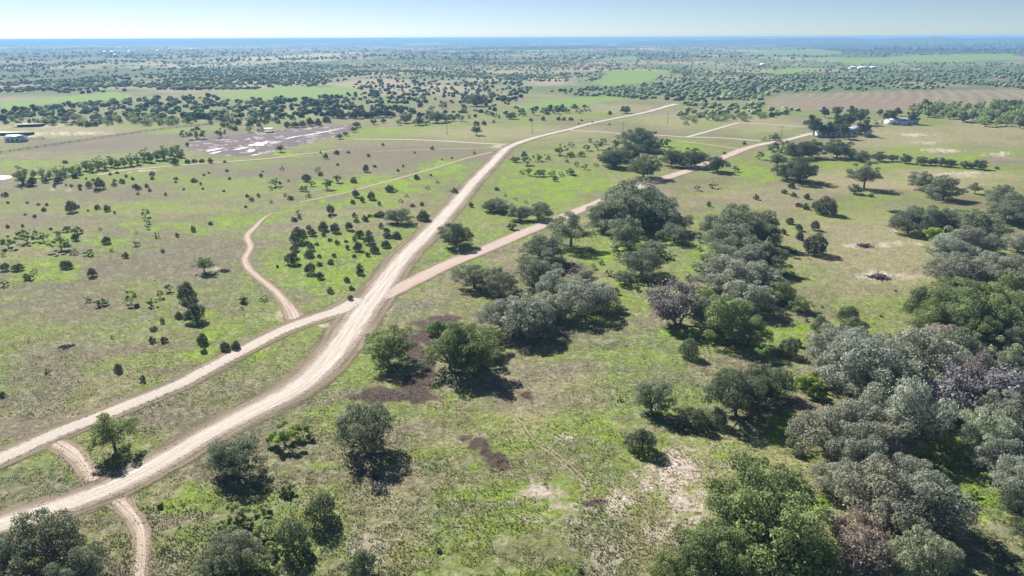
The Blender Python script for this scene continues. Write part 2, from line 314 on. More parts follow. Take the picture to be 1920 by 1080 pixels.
def ground_colour(x, y):
    px, py = to_px(x, y)
    d = np.hypot(x, y)
    wob = (fbm(x / 9, y / 9, 3, 4) - .5)
    wob2 = (fbm(x / 28, y / 28, 8, 4) - .5)
    k = np.clip((py - 60) / 500, .03, 1.2)
    QX, QY = px + wob2 * 170 * k + wob * 60 * k, py + (fbm(x / 22, y / 22, 21, 4) - .5) * 90 * k * k + wob * 25 * k * k
    def mask(lst, soft=.75, tight=False):
        m = np.zeros_like(px)
        qx, qy = (px + wob * 55 * k + wob2 * 40 * k, py + wob * 30 * k * k) if tight else (QX, QY)
        for (cx, cy, rx, ry, s) in lst:
            r = np.hypot((qx - cx) / rx, (qy - cy) / ry)
            m = np.maximum(m, s * (1 - sst(1 - soft * .8, 1 + soft * .4, r)))
        return m
    n1 = fbm(x / 6, y / 6, 31, 5); n2 = fbm(x / 45, y / 45, 41, 4); n3 = fbm(x / 1.7, y / 1.7, 51, 3)
    c = np.broadcast_to(C_OLIVE, px.shape + (3,)).copy()
    def mix(m, col):
        nonlocal c
        c = c + (np.asarray(col) - c) * np.clip(m, 0, 1)[..., None]
    mix(sst(.44, .60, n2 * .55 + n1 * .45) * .75, C_DRY * .85)
    mix(sst(.50, .62, n1) * .5, C_BROWN)
    mix(sst(.5, .60, fbm(x / 70, y / 70, 61, 5)) * .55, C_GREEN)
    streak = fbm(x / 26 + y / 60, y / 7 - x / 30, 66, 5)
    mix(sst(.52, .60, streak) * .5, C_BROWN)
    mix((1 - sst(.36, .44, streak)) * .5, C_GREEN)
    mix(mask(BROWN) * (.8 + .7 * n1), C_BROWN)
    mix(mask(DRY) * (.5 + .6 * n1), C_DRY)
    g = mask(GREEN)
    n4 = fbm(x / 3.2 + y / 9, y / 2.2, 57, 4)
    mix(sst(.30, .62, g * .75 + (n1 - .5) * 1.5 + (n4 - .5) * 1.3) * np.clip(g * 1.5, 0, 1), C_GREEN)
    mix(sst(.62, .92, g * .85 + (n1 - .5) * 1.2 + (n4 - .5) * 1.3) * .7, C_LUSH)
    # weedy speckle in the near meadow
    near = 1 - sst(150, 420, d)
    mix(near * sst(.54, .70, n3) * .38, C_OLIVE * .5)
    wd = near * sst(.52, .62, fbm(x / 13, y / 13, 71, 4))
    mix(wd * sst(.42, .60, fbm(x / .9, y / .9, 73, 2)) * .40, (.10, .15, .085))
    mix(near * sst(.56, .68, fbm(x / 1.1, y / 1.1, 77, 3)) * .32, (.40, .37, .26))
    p = mask(PALE, .9, True)
    mix(sst(.2, .75, p * .75 + (n3 - .5) * 1.1 + (n1 - .5) * .8) * np.clip(p * 1.7, 0, 1) * .95, C_PALE)
    dm = mask(DIRT, .7, True)
    mix(sst(.18, .72, dm * .8 + (n3 - .5) * .8 + (n1 - .5) * .5) * np.clip(dm * 1.8, 0, 1) * .92, C_DIRT)
    # far country: scrub and tan grass, woods, fields
    f = sst(650, 1300, d)
    s1 = fbm(x / 210, y / 150, 91, 5)
    s2 = fbm(x / 60, y / 60, 95, 4)
    fc = C_TAN + (C_SCRUB - C_TAN) * sst(.36, .56, s1 * .65 + s2 * .35)[..., None]
    big = fbm(x / 900, y / 700, 97, 4)
    fc = fc * (.55 + .9 * big[..., None])
    strip = sst(.60, .66, fbm(x / 420, y / 900, 99, 3)) * sst(1500, 3000, d)
    fc = fc + (np.array((.40, .36, .24)) - fc) * (strip * .9)[..., None]
    wood = sst(.52, .58, fbm(x / 700, y / 1500, 103, 4)) * sst(2500, 4500, d)
    fc = fc + (np.array((.030, .045, .025)) - fc) * (wood * .95)[..., None]
    c = c + (fc - c) * f[..., None]
    jx, jy = px + wob2 * 16, py + wob * 1.2
    for poly in FIELDS: mix(inpoly(jx, jy, poly) * (.75 + .3 * s2), C_FIELD)
    for poly in PLOW:
        rows = .5 + .5 * np.sin((x * .94 + y * .2) / 1.9)
        ins = inpoly(jx, jy, poly)
        cc = np.where((fbm(x / 55, y / 35, 13, 4) > .5)[..., None], C_PLOW, C_TAN * .8)
        cc = cc * (.86 + .26 * rows[..., None])
        red = 1 - sst(.3, 1.1, np.hypot((px - 1660) / 210, (py - 195) / 12))
        cc = cc + (np.array((.26, .16, .135)) - cc) * (red * .5)[..., None]
        c = np.where(ins[..., None], cc, c)
    for poly in WOODS: mix(inpoly(jx, jy, poly) * .9, C_SCRUB * .75)
    # mud of the shrunken pond
    lk = inpoly(px + wob * 9, py + wob * 3, LAKE)
    mud = np.array((.16, .128, .132)) * (.7 + .6 * fbm(x / 8, y / 5, 15, 4)[..., None])
    rim = sst(.0, 1.0, (px - 560) / 100) * sst(250, 268, py)
    mud = mud + (np.array((.34, .24, .22)) - mud) * np.clip(rim, 0, 1)[..., None]
    mud = np.where((fbm(x / 7, y / 4, 16, 5) > .64)[..., None], np.array((.36, .32, .31)), mud)
    c = np.where(lk[..., None], mud, c)
    # twin wheel marks across the meadow
    return np.clip(c, .01, .8)

# ground sheet: rings that grow with distance, all the way round
fine = np.radians(np.linspace(-44, 44, 800))
az = np.concatenate([np.radians(np.linspace(-180, -46, 40)), fine, np.radians(np.linspace(46, 176, 38))])
inv = np.linspace(1 / 72.0, 1 / 420.0, 300)
r = np.concatenate([[4, 20, 40, 58], 1 / inv, 1 / np.linspace(1 / 420.0, 1 / 2500.0, 110)[1:], 1 / np.linspace(1 / 2500., 1 / 12000., 50)[1:], [16000, 21000, 28000, 40000]])
A, R = np.meshgrid(az, r)
GX, GY = np.sin(A) * R, np.cos(A) * R
GZ = height(GX, GY)
n_r, n_a = GX.shape
idx = np.arange(n_r * n_a).reshape(n_r, n_a)
nxt = np.roll(idx, -1, axis=1)
q = np.stack([idx[:-1], nxt[:-1], nxt[1:], idx[1:]], -1).reshape(-1, 4)[:, ::-1]
gm = mesh_np('ground', np.stack([GX, GY, GZ], -1).reshape(-1, 3), q, None, [M_GROUND], True)
vcol(gm, 'Col', ground_colour(GX.ravel(), GY.ravel()))
go = link('ground', gm); go['kind'] = 'structure'

# far hills along the horizon
rng = np.random.default_rng(5)
M_HILL = simple('hill_scrub', (.075, .085, .05), .95, .1, var=.5, scale=.004)
def ridge(dist, a0, a1, hmax, seed, peak=None):
    a = np.radians(np.linspace(a0, a1, 220)); t = np.linspace(0, 1, 220)
    prof = hmax * (.45 + .55 * fbm(a * 22 + seed, a * 0 + seed, seed, 4)) * np.sin(np.pi * t) ** .35
    if peak: prof = prof + peak[1] * np.exp(-((np.degrees(a) - peak[0]) / .35) ** 2)
    vs = []
    for dd, k in ((-2500, -.1), (-1300, .35), (-400, .85), (0, 1), (500, .85), (1600, .3), (2800, -.1)):
        vs.append(np.stack([np.sin(a) * (dist + dd), np.cos(a) * (dist + dd), prof * k - 14 * (k < 0)], -1))
    v = np.concatenate(vs); n = 220
    i = np.arange(6)[:, None] * n + np.arange(n - 1)[None]
    qq = np.stack([i, i + n, i + n + 1, i + 1], -1).reshape(-1, 4)
    o = link('hills', mesh_np('hills', v, qq[:, ::-1], None, [M_HILL], True)); o['kind'] = 'structure'
ridge(9500, 8, 52, 66, 3, (29.5, 6))
ridge(15000, -40, 30, 62, 7)

# ------------------------------------------------------------------ roads
def catmull(P, step):
    out = []
    for i in range(len(P) - 1):
        p0, p1, p2, p3 = P[max(i-1, 0)], P[i], P[i+1], P[min(i+2, len(P)-1)]
        n = max(2, int(np.linalg.norm(p2[:2] - p1[:2]) / step))
        for k in range(n):
            t = k / n
            out.append(.5 * ((2*p1) + (-p0+p2)*t + (2*p0-5*p1+4*p2-p3)*t*t + (-p0+3*p1-3*p2+p3)*t**3))
    out.append(P[-1]); return np.array(out)
ROADS = {}
def road(name, pts, mat, lift, key=None, step=1.6, half=1.0):
    P = []
    for (px, py, w) in pts:
        x, y = ground(px, py); P.append((x, y, w * H))
    C = catmull(np.array(P), step)
    d = np.gradient(C[:, :2], axis=0); d /= np.linalg.norm(d, axis=1)[:, None] + 1e-9
    nrm = np.stack([d[:, 1], -d[:, 0]], -1)
    s = np.concatenate([[0], np.cumsum(np.linalg.norm(np.diff(C[:, :2], axis=0), axis=1))])
    us = np.linspace(-1, 1, 11); V = []; U = []
    for u in us:
        wob = 1 + .10 * (vnoise(s / 5, s * 0 + u * 3, 7) - .5)
        xy = C[:, :2] + nrm * (C[:, 2] * half * .70 * u * wob)[:, None]
        z = height(xy[:, 0], xy[:, 1]) + lift + .05 * (1 - u * u) + np.hypot(xy[:, 0], xy[:, 1]) * 6e-5
        V.append(np.stack([xy[:, 0], xy[:, 1], z], -1)); U.append(np.stack([np.full(len(s), u), s], -1))
    V = np.concatenate(V); U = np.concatenate(U); n = len(C)
    i = np.arange(10)[:, None] * n + np.arange(n - 1)[None]
    qq = np.stack([i, i + n, i + n + 1, i + 1], -1).reshape(-1, 4)
    me = mesh_np(name, V, qq, None, [mat], True)
    uv = me.uv_layers.new(name='UVMap')
    li = np.empty(len(me.loops), np.int32); me.loops.foreach_get('vertex_index', li)
    uv.data.foreach_set('uv', U[li].astype(np.float32).ravel())
    o = link(name, me); o['kind'] = 'structure'
    if key: ROADS[key] = (C, nrm)
    return o
M_GRAVEL = road_mat('gravel', (.56, .50, .44), (.34, .27, .225), .62, .3)
M_GRAVEL2 = road_mat('gravel_lane', (.53, .47, .41), (.29, .24, .19), .72, .2)
M_PINK = road_mat('pink_dirt', (.50, .40, .345), (.32, .25, .20), .74, .28)
M_TRACK = road_mat('dirt_track', (.52, .42, .35), (.30, .24, .17), .5, .5)
w = .085
MAIN = [(-120,1022,.068),(0,981,.068),(100,950,.068),(200,915,.068),(300,864,.07),(400,806,.072),(500,756,.08),(540,735,.085),(578,708,.088),(620,665,.092),(660,612,.098),(697,560,.098),(726,520,.092),(757,480,.088),
 (808,430,.086),(854,380,.084),(888,340,.08),(921,307,.078),(945,282,.078),(962,272,.075),(990,262,.072),(1023,253,.07),(1070,242,.07),(1107,232,.07),(1157,222,.07),(1200,214,.075),(1233,206,.085),(1250,201,.10),(1268,197,.11)]
road('dirt_track', [(512,397,.006),(493,408,.018),(478,423,.034),(462,441,.04),(468,461,.036),(458,483,.036),(466,503,.036),(484,519,.034),(510,541,.034),(531,563,.042),(547,584,.06),(556,606,.07)], M_TRACK, .030)
road('dirt_track', [(922,285,.03),(873,297,.03),(807,317,.03),(750,333,.03),(700,346,.03),(640,362,.022),(560,378,.02)], M_TRACK, .034)
road('dirt_track', [(100,826,.05),(128,843,.046),(148,862,.038),(162,882,.038),(178,902,.05)], M_TRACK, .038)
road('dirt_track', [(205,925,.06),(226,945,.036),(244,965,.032),(260,990,.032),(263,1022,.030),(259,1055,.028),(256,1085,.028),(250,1130,.028)], M_TRACK, .042)
road('dirt_track', [(180,326,.05),(233,317,.05),(300,311,.05),(400,303,.05),(500,296,.05),(567,288,.04),(640,279,.03)], M_TRACK, .046)
road('dirt_track', [(958,276,.03),(900,278,.03),(830,279,.03),(760,281,.025),(700,284,.02)], M_TRACK, .048)
road('dirt_track', [(1268,265,.04),(1330,273,.04),(1385,281,.04)], M_TRACK, .048)
road('gravel_lane', [(945,271,.055),(873,267,.05),(807,263,.05),(740,261,.045),(663,260,.035)], M_GRAVEL2, .056)
road('gravel_lane', [(1068,245,.05),(1123,248,.045),(1173,252,.045),(1240,255,.05),(1280,258,.05),(1347,260,.05),(1425,266,.05)], M_GRAVEL2, .060)
road('gravel_lane', [(1285,259,.05),(1330,247,.05),(1378,234,.05),(1400,233,.05),(1447,236,.05),(1510,241,.05)], M_GRAVEL2, .064)
road('dirt_road', [(640,622,.06),(668,588,.075),(696,564,.085),(725,550,.085),(773,527,.08),(840,495,.08),(907,468,.08),(973,440,.08),(1023,420,.08),(1072,400,.08),(1122,380,.08),(1180,358,.085),(1240,337,.085),(1290,321,.085),(1330,306,.085),(1362,294,.085),(1392,282,.085),(1423,273,.08)], M_PINK, .0795, 'pink')
road('gravel_lane', [(1415,275,.085),(1440,270,.075),(1467,266,.07),(1497,259,.065),(1522,252,.06)], M_GRAVEL2, .078)
M_SHOULDER = road_mat('shoulder_dirt', (.33, .265, .21), (.24, .20, .14), .55, .5)
LEFTP = [(-120,905,.058),(0,856,.058),(100,812,.056),(200,773,.055),(267,746,.055),(333,719,.055),(400,684,.055),(467,649,.055),(533,616,.058),(600,592,.065),(640,579,.075),(675,560,.08)]
road('road_shoulder', [(a, b, c * 1.5) for a, b, c in LEFTP], M_SHOULDER, .066)
road('road_shoulder', [(a, b, c * 1.5) for a, b, c in MAIN], M_SHOULDER, .074)
road('gravel_lane', LEFTP, M_GRAVEL2, .084, 'left')
road('gravel_road', MAIN, M_GRAVEL, .095, 'main')
# faint wheel marks in the meadow
for off in (-.011, .011):
    pts = [(962,782),(976,800),(992,822),(1012,836),(1035,850),(1067,878),(1095,905)]
    P = []
    for (px, py) in pts: P.append((px + off * 340, py - off * 150, .0030))
    road('wheel_rut', P, M_TRACK, .02, step=.8)

# windrows of rubble along the graded roads
def rock_proto(seed):
    rg = np.random.default_rng(seed)
    v = np.array([(1,0,0),(-1,0,0),(0,1,0),(0,-1,0),(0,0,1),(0,0,-.4)], float) * rg.uniform(.6, 1.3, (6, 1))
    t = np.array([(0,2,4),(2,1,4),(1,3,4),(3,0,4),(2,0,5),(1,2,5),(3,1,5),(0,3,5)])
    return v, t
V, T = [], []; base = 0
for key, side_amt, cnt in (('main', .74, 2600), ('left', .74, 900), ('pink', .8, 500)):
    C, nrm = ROADS[key]
    dd = np.hypot(C[:, 0], C[:, 1]); wgt = np.clip(180 / dd, 0, 1) ** 1.5; wgt /= wgt.sum()
    for i in rng.choice(len(C), cnt, p=wgt):
        sd = 1 if rng.random() < .72 else -1
        u = sd * (side_amt + rng.normal(0, .09))
        x, y = C[i, :2] + nrm[i] * C[i, 2] * .70 * u + rng.normal(0, .3, 2)
        v, t = rock_proto(int(rng.integers(0, 12)))
        v = v * rng.uniform(.06, .24) * np.array((1, 1, .7)); a = rng.uniform(0, 6.28)
        v = np.stack([v[:, 0]*math.cos(a)-v[:, 1]*math.sin(a), v[:, 0]*math.sin(a)+v[:, 1]*math.cos(a), v[:, 2]], -1)
        V.append(v + (x, y, float(height(x, y)) + .12)); T.append(t + base); base += 6
o = link('roadside_rubble', mesh_np('roadside_rubble', np.concatenate(V), None, np.concatenate(T), [M_ROCK])); o['kind'] = 'stuff'
tag(o, 'pale broken rock graded into rows along the gravel road edges', 'rubble')

# water left in the pond, and the pond inlet at the edge of the dam
def sheet(name, pts_px, mat, lift, jag=0):
    P = [ground(*p) for p in pts_px]
    V = [(x, y, float(height(x, y)) + lift) for x, y in P]
    me = bpy.data.meshes.new(name); me.from_pydata(V, [], [list(range(len(V)))[::-1]]); me.materials.append(mat); me.update()
    o = link(name, me); o['kind'] = 'structure'; return o
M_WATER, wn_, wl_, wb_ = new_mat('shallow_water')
wb_.inputs['Base Color'].default_value = (.48, .44, .44, 1); wb_.inputs['Roughness'].default_value = .45; wb_.inputs['Specular IOR Level'].default_value = .8  # pale base colour stands in for bright sky reflected off the water
def blob(cx, cy, rx, ry, seed, n=34):
    rg = np.random.default_rng(seed); out = []
    for k in range(n):
        a = 2 * math.pi * k / n; s = .55 + .75 * float(vnoise(np.array(3 * math.cos(a) + seed), np.array(3 * math.sin(a) + 9), seed))+ .3*rg.uniform(-1, 1)
        out.append((cx + rx * s * math.cos(a), cy - ry * s * math.sin(a) - rx * s * math.cos(a) * .18))
    return out
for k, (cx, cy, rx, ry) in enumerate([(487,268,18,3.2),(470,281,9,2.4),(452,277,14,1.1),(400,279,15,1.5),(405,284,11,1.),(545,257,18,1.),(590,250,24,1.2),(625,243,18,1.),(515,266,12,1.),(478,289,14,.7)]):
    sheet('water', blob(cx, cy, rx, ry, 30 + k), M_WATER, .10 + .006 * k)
sheet('water', [(-60,328),(5,326.5),(19,327),(21,330),(8,333),(-60,337)], M_WATER, .1)  # glint at the pond edge, painted with the same paled water

# ------------------------------------------------------------------ plant prototypes (unit width, base at origin)
def leaves(P, N, size, rg, aspect=.62):
    n = len(P)
    N = N + rg.normal(0, .55, (n, 3)); N /= np.linalg.norm(N, axis=1)[:, None] + 1e-9
    T = np.cross(N, rg.normal(0, 1, (n, 3))); T /= np.linalg.norm(T, axis=1)[:, None] + 1e-9
    B = np.cross(N, T); s = (size * rg.uniform(.6, 1.4, n))[:, None]
    v = np.stack([P - T*s, P + B*s*aspect, P + T*s, P - B*s*aspect], 1).reshape(-1, 3)
    q = np.arange(4 * n).reshape(-1, 4)
    return v, q
def shell(lobes, n, rg, low=-.35, fill=.16):
    """leaf positions on the outside of a heap of lobes (cx, cy, cz, r, squash)"""
    L = np.array(lobes); wgt = L[:, 3] ** 2; wgt = wgt / wgt.sum()
    out_p, out_n, need = [], [], n
    while need > 0:
        m = need * 2 + 50
        i = rg.choice(len(L), m, p=wgt)
        d = rg.normal(0, 1, (m, 3)); d /= np.linalg.norm(d, axis=1)[:, None]
        keep = d[:, 2] > low; i, d = i[keep], d[keep]; m = len(i)
        rad = L[i, 3] * np.where(rg.random(m) < fill, rg.uniform(.3, .9, m), rg.uniform(.74, 1.18, m))
        p = L[i, :3] + d * rad[:, None] * np.stack([np.ones(m), np.ones(m), L[i, 4]], -1)
        dist = np.linalg.norm((p[:, None] - L[None, :, :3]) / np.stack([np.ones(len(L)), np.ones(len(L)), L[:, 4]], -1)[None], axis=2) / L[None, :, 3]
        dist[np.arange(m), i] = 9
        ok = (dist.min(1) > .78) | (rg.random(m) < .10)
        out_p.append(p[ok]); out_n.append(d[ok]); need -= int(ok.sum())
    return np.concatenate(out_p)[:n], np.concatenate(out_n)[:n]
def limb_tree(mb, rg, top, ends, r0, n=6):
    mb.tube([(0, 0, -.03), (.01, 0, top * .5), (top * .08, 0, top)], [r0 * 1.35, r0, r0 * .85], 7)
    for e in ends:
        e = Vector(e); s = Vector((top * .08, 0, top * rg.uniform(.7, 1)))
        m = s.lerp(e, .5) + Vector(rg.normal(0, .03, 3)) + Vector((0, 0, -.03))
        mb.tube([s, m, e], [r0 * .55, r0 * .34, r0 * .14], 5)
        for k in range(3):
            f = m.lerp(e, rg.uniform(0, .6)); g = f + Vector((*rg.normal(0, .09, 2), rg.uniform(.02, .11)))
            mb.tube([f, g], [r0 * .2, r0 * .05], 4)
def make_oak(seed, n=9800, wide=1.0, tall=1.0, size=.0135, lob=54, low=-.42, trunk=.12):
    rg = np.random.default_rng(seed); lobes = []
    sx, sy = rg.uniform(-.05, .05, 2)
    for k in range(lob):
        a = rg.uniform(0, 6.28); se = rg.uniform(low, 1); ce = math.sqrt(1 - se * se); rr = rg.uniform(.24, .44)
        out = 1 + .16 * math.sin(2 * a + seed) + .12 * math.sin(3 * a + 2 * seed)
        lobes.append((rr*math.cos(a)*ce*wide*out + sx, rr*math.sin(a)*ce*wide*out + sy, max(.05, (.27 + rr*(.98 if se > 0 else .62)*se)*tall), rg.uniform(.055, .12), rg.uniform(.65, .95)))
    lobes.append((0, 0, .30 * tall, .24, .95))
    p, nn = shell(lobes, n, rg, -.45)
    p[:, 2] = np.maximum(p[:, 2], .01)
    v, q = leaves(p, nn, size, rg)
    mb = MB(); ends = [(l[0] * 1.12, l[1] * 1.12, l[2] * 1.08) for l in lobes[:26] if l[2] > .16]
    limb_tree(mb, rg, trunk * tall, ends, .026)
    return mesh_np('crown', v, q, None, [M_OAK]), mb.mesh('trunk', M_BARK, True)
def make_bare(seed, n=5000):
    rg = np.random.default_rng(seed); mb = MB(); tips = []
    def grow(p, d, ln, r, lev):
        m = p + d * ln * .5 + Vector(rg.normal(0, ln * .08, 3)); e = p + d * ln + Vector(rg.normal(0, ln * .1, 3))
        mb.tube([p, m, e], [r, r * .8, r * .55], 5 if lev < 2 else 3)
        if lev >= 2: tips.append(e); tips.append(m)
        if lev < 4:
            for k in range(4 if lev < 3 else 3):
                nd = (d + Vector(rg.normal(0, .62, 3)) + Vector((0, 0, .08))).normalized()
                if nd.z < -.15: nd.z *= -.5
                grow(p.lerp(e, rg.uniform(.45, 1)), nd, ln * rg.uniform(.6, .82), r * .55, lev + 1)
    for k in range(3): grow(Vector((rg.normal(0, .02), rg.normal(0, .02), -.02)), Vector((math.cos(k * 2.1 + seed) * .6, math.sin(k * 2.1 + seed) * .6, .9)).normalized(), .22, .020, 0)
    t = np.array([tuple(x) for x in tips]); sc = .46 / np.percentile(np.hypot(t[:, 0], t[:, 1]), 90)
    i = rg.choice(len(t), n); p = t[i] + rg.normal(0, .025, (n, 3))
    v, q = leaves(p, rg.normal(0, 1, (n, 3)), .014, rg)
    k = np.array((sc, sc, min(sc, .78 / t[:, 2].max())))
    mb.v = [tuple(np.array(x) * k) for x in mb.v]
    return mesh_np('crown', v * k, q, None, [M_OAK]), mb.mesh('trunk', M_GREYBARK, True)
def make_jun(seed, n=3600, tall=1.0, size=.024, lob=24):
    rg = np.random.default_rng(seed); lobes = []
    for k in range(lob):
        a = rg.uniform(0, 6.28); t = rg.uniform(0, 1) ** 1.2; rr = .36 * math.sqrt(max(0, 1 - t * t)) * rg.uniform(.65, 1.05)
        lobes.append((rr * math.cos(a), rr * math.sin(a), (.13 + .46 * t) * tall, rg.uniform(.09, .15), 1.1))
    lobes.append((0, 0, .28 * tall, .30, .95))
    p, nn = shell(lobes, n, rg, -.7); p[:, 2] = np.maximum(p[:, 2], .02)
    v, q = leaves(p, nn + np.array((0, 0, .4)), size, rg, .5)
    mb = MB(); mb.tube([(0, 0, -.03), (.01, .01, .3), (0, 0, .5 * tall)], [.035, .025, .008], 6)
    return mesh_np('crown', v, q, None, [M_JUN]), mb.mesh('trunk', M_BARK, True)
def make_mes(seed, n=1500, tall=1.0, size=.024, lob=18):
    rg = np.random.default_rng(seed); lobes = []
    for k in range(lob):
        a = rg.uniform(0, 6.28); se = rg.uniform(-.55, 1); ce = math.sqrt(1 - se * se); rr = rg.uniform(.20, .42)
        lobes.append((rr * math.cos(a) * ce, rr * math.sin(a) * ce, max(.05, (.25 + rr * .85 * se) * tall), rg.uniform(.05, .115), .8))
    p, nn = shell(lobes, n, rg, -.8, .5)
    v, q = leaves(p, nn, size, rg, .45)
    mb = MB()
    for k in range(3):
        d = rg.normal(0, .05, 2); mb.tube([(0, 0, -.02), (d[0], d[1], .12 * tall), (d[0] * 2.5, d[1] * 2.5, .26 * tall)], [.016, .012, .008], 5)
    for l in lobes[:9]:
        mb.tube([(0, 0, .10 * tall), (l[0] * .5, l[1] * .5, .08 + l[2] * .5), l[:3]], [.010, .007, .003], 4)
    return mesh_np('crown', v, q, None, [M_MES]), mb.mesh('trunk', M_GREYBARK, True)
def joined(name, pr):
    """crown and stem as one small mesh for plants too small to show parts"""
    c, t = pr
    def arr(me):
        v = np.empty(len(me.vertices) * 3, np.float32); me.vertices.foreach_get('co', v)
        return v.reshape(-1, 3), [tuple(p.vertices) for p in me.polygons]
    v1, f1 = arr(c); v2, f2 = arr(t); b = len(v1)
    me = bpy.data.meshes.new(name); me.from_pydata(np.concatenate([v1, v2]).tolist(), [], f1 + [tuple(i + b for i in f) for f in f2])
    me.materials.append(c.materials[0]); me.materials.append(t.materials[0])
    me.polygons.foreach_set('material_index', np.array([0] * len(f1) + [1] * len(f2), np.int32)); me.update(); return me

PROTO = {
 'oak': [make_oak(11), make_oak(12, wide=1.05, tall=.92), make_oak(13, lob=64), make_oak(14, tall=1.12), make_oak(15, lob=44, wide=1.02), make_oak(16, lob=58, tall=1.04), make_oak(17, wide=1.04, lob=50)],
 'open': [make_oak(18, 7000, 1, 1.1, .0135, 38, .02, .26), make_oak(19, 7000, 1.05, 1.0, .0135, 34, .0, .26)],
 'tree': [make_oak(21, 4500, .95, 1.25, .021, 26, -.2, .2), make_oak(22, 4500, .95, 1.3, .021, 24, -.1, .2)],
 'bare': [make_bare(31), make_bare(32), make_bare(33)],
 'jun': [make_jun(41), make_jun(42, tall=1.12), make_jun(43, tall=.9), make_jun(44, tall=1.0, lob=17)],
 'mes': [make_mes(51, 4200), make_mes(52, 4000, tall=.9), make_mes(53, 3200, 1.1, lob=14), make_mes(54, 5000, .85, lob=24)],
}
PROTO['tall'] = [make_oak(61, 3000, .9, 1.6, .024, 22, -1., .1), make_oak(62, 3000, .9, 1.45, .024, 22, -1., .1)]
SMALL = {'jun': [joined('juniper', make_jun(71 + k, 650, (.9, 1.05, .8)[k], .050, 12)) for k in range(3)],
         'mes': [joined('mesquite', make_mes(81 + k, 700, (.95, 1.1, .8)[k], .044, 12)) for k in range(3)],
         'oak': [joined('live_oak', make_oak(91 + k, 900, 1, 1.0, .042, 18)) for k in range(2)],
         'tall': [joined('streamside_tree', make_oak(95 + k, 700, .9, 1.4, .05, 14, -1., .1)) for k in range(2)]}
SMALL['tree'] = SMALL['open'] = SMALL['oak']
HT = {'oak': .68, 'open': .74, 'tree': .86, 'bare': .78, 'jun': .68, 'mes': .62, 'tall': 1.1}     # height against crown width
NAME = {'oak': 'live_oak', 'open': 'live_oak', 'tree': 'shade_tree', 'bare': 'bare_oak', 'jun': 'juniper', 'mes': 'mesquite', 'tall': 'streamside_tree'}
CAT = {'oak': 'tree', 'open': 'tree', 'tree': 'tree', 'bare': 'tree', 'jun': 'juniper', 'mes': 'mesquite', 'tall': 'tree'}
TINT = {'grey': (.345, .365, .285), 'green': (.245, .305, .13), 'dark': (.155, .19, .11), 'bright': (.18, .31, .075), 'rust': (.38, .32, .26), 'purple': (.32, .30, .305), 'pale': (.39, .43, .29),
        'jun': (.075, .10, .055), 'junlt': (.175, .215, .11), 'mes': (.37, .45, .20), 'mesb': (.32, .44, .10), 'mesp': (.46, .52, .31), 'oaks': (.25, .285, .19), 'stream': (.29, .37, .17)}
ALL = []           # (kind, x, y, scale) of every plant, for the undergrowth
def plant(kind, px, py, wpx, tint, label, group, parts=None):
    rg = random.Random(int(px * 7 + py * 131 + wpx))
    z = 0.0; w_m = 5.0
    for _ in range(6):
        x, y = ground(px, py, z)
        w_m = wpx * depth(y, z) / FPX
        z = float(height(x, y)) + HT[kind] * w_m * (.42 if kind == 'oak' and py < 600 else .5)
    gz = float(height(x, y))
    if parts is None: parts = wpx >= 17
    col = TINT[tint]; f = rg.uniform(.82, 1.2); hs = rg.uniform(-.04, .04)
    col = (col[0] * f * (1 + hs), col[1] * f, col[2] * f * (1 - hs), 1)
    flat = .80 if py < 600 and kind == 'oak' else 1.0
    sc = w_m / {'mes': .80, 'jun': .93, 'oak': .86}.get(kind, .9); sz = sc * flat * (rg.uniform(.92, 1.12) if kind != 'jun' else rg.uniform(.72, 1.2)); rz = rg.uniform(0, 6.28)
    if parts:
        c, t = rg.choice(PROTO[kind])
        root = link(NAME[kind], None, None, (x, y, gz)); root.empty_display_size = .5
        a = link('crown', c, root); a.color = col
        b = link('trunk', t, root)
    else:
        root = link(NAME[kind], rg.choice(SMALL[kind]), None, (x, y, gz)); root.color = col
    root.rotation_euler = (0, 0, rz); root.scale = (sc, sc * (rg.uniform(.9, 1.1) if kind != 'jun' else rg.uniform(.72, 1.15)), sz)
    tag(root, label, CAT[kind], group)
    ALL.append((kind, x, y, w_m))
    return root
ORD = 'first second third fourth fifth sixth seventh eighth ninth tenth eleventh twelfth thirteenth'.split()
def rows(kind, tint, label, group, s, frm=None):
    """one plant for each x,y,width triple; frm = (phrase, x, y): a landmark to count them from"""
    items = [[float(t) for t in tok.split(',')] for tok in s.split()]
    if frm:
        g0 = ground(frm[1], frm[2])
        items.sort(key=lambda a: math.dist(ground(a[0], a[1]), g0))
    med = float(np.median([a[2] * depth(ground(a[0], a[1])[1]) for a in items]))
    base = label
    for k, a in enumerate(items):
        if not frm and not base.startswith(('small', 'tiny', 'thin', 'low')):
            rel = a[2] * depth(ground(a[0], a[1])[1]) / med
            label = 'large ' + base if rel > 1.45 else ('small ' + base if rel < .68 else base)
        plant(kind, a[0], a[1], a[2], tint, label + (f', {ORD[k]} from {frm[0]}' if frm else ''), group)

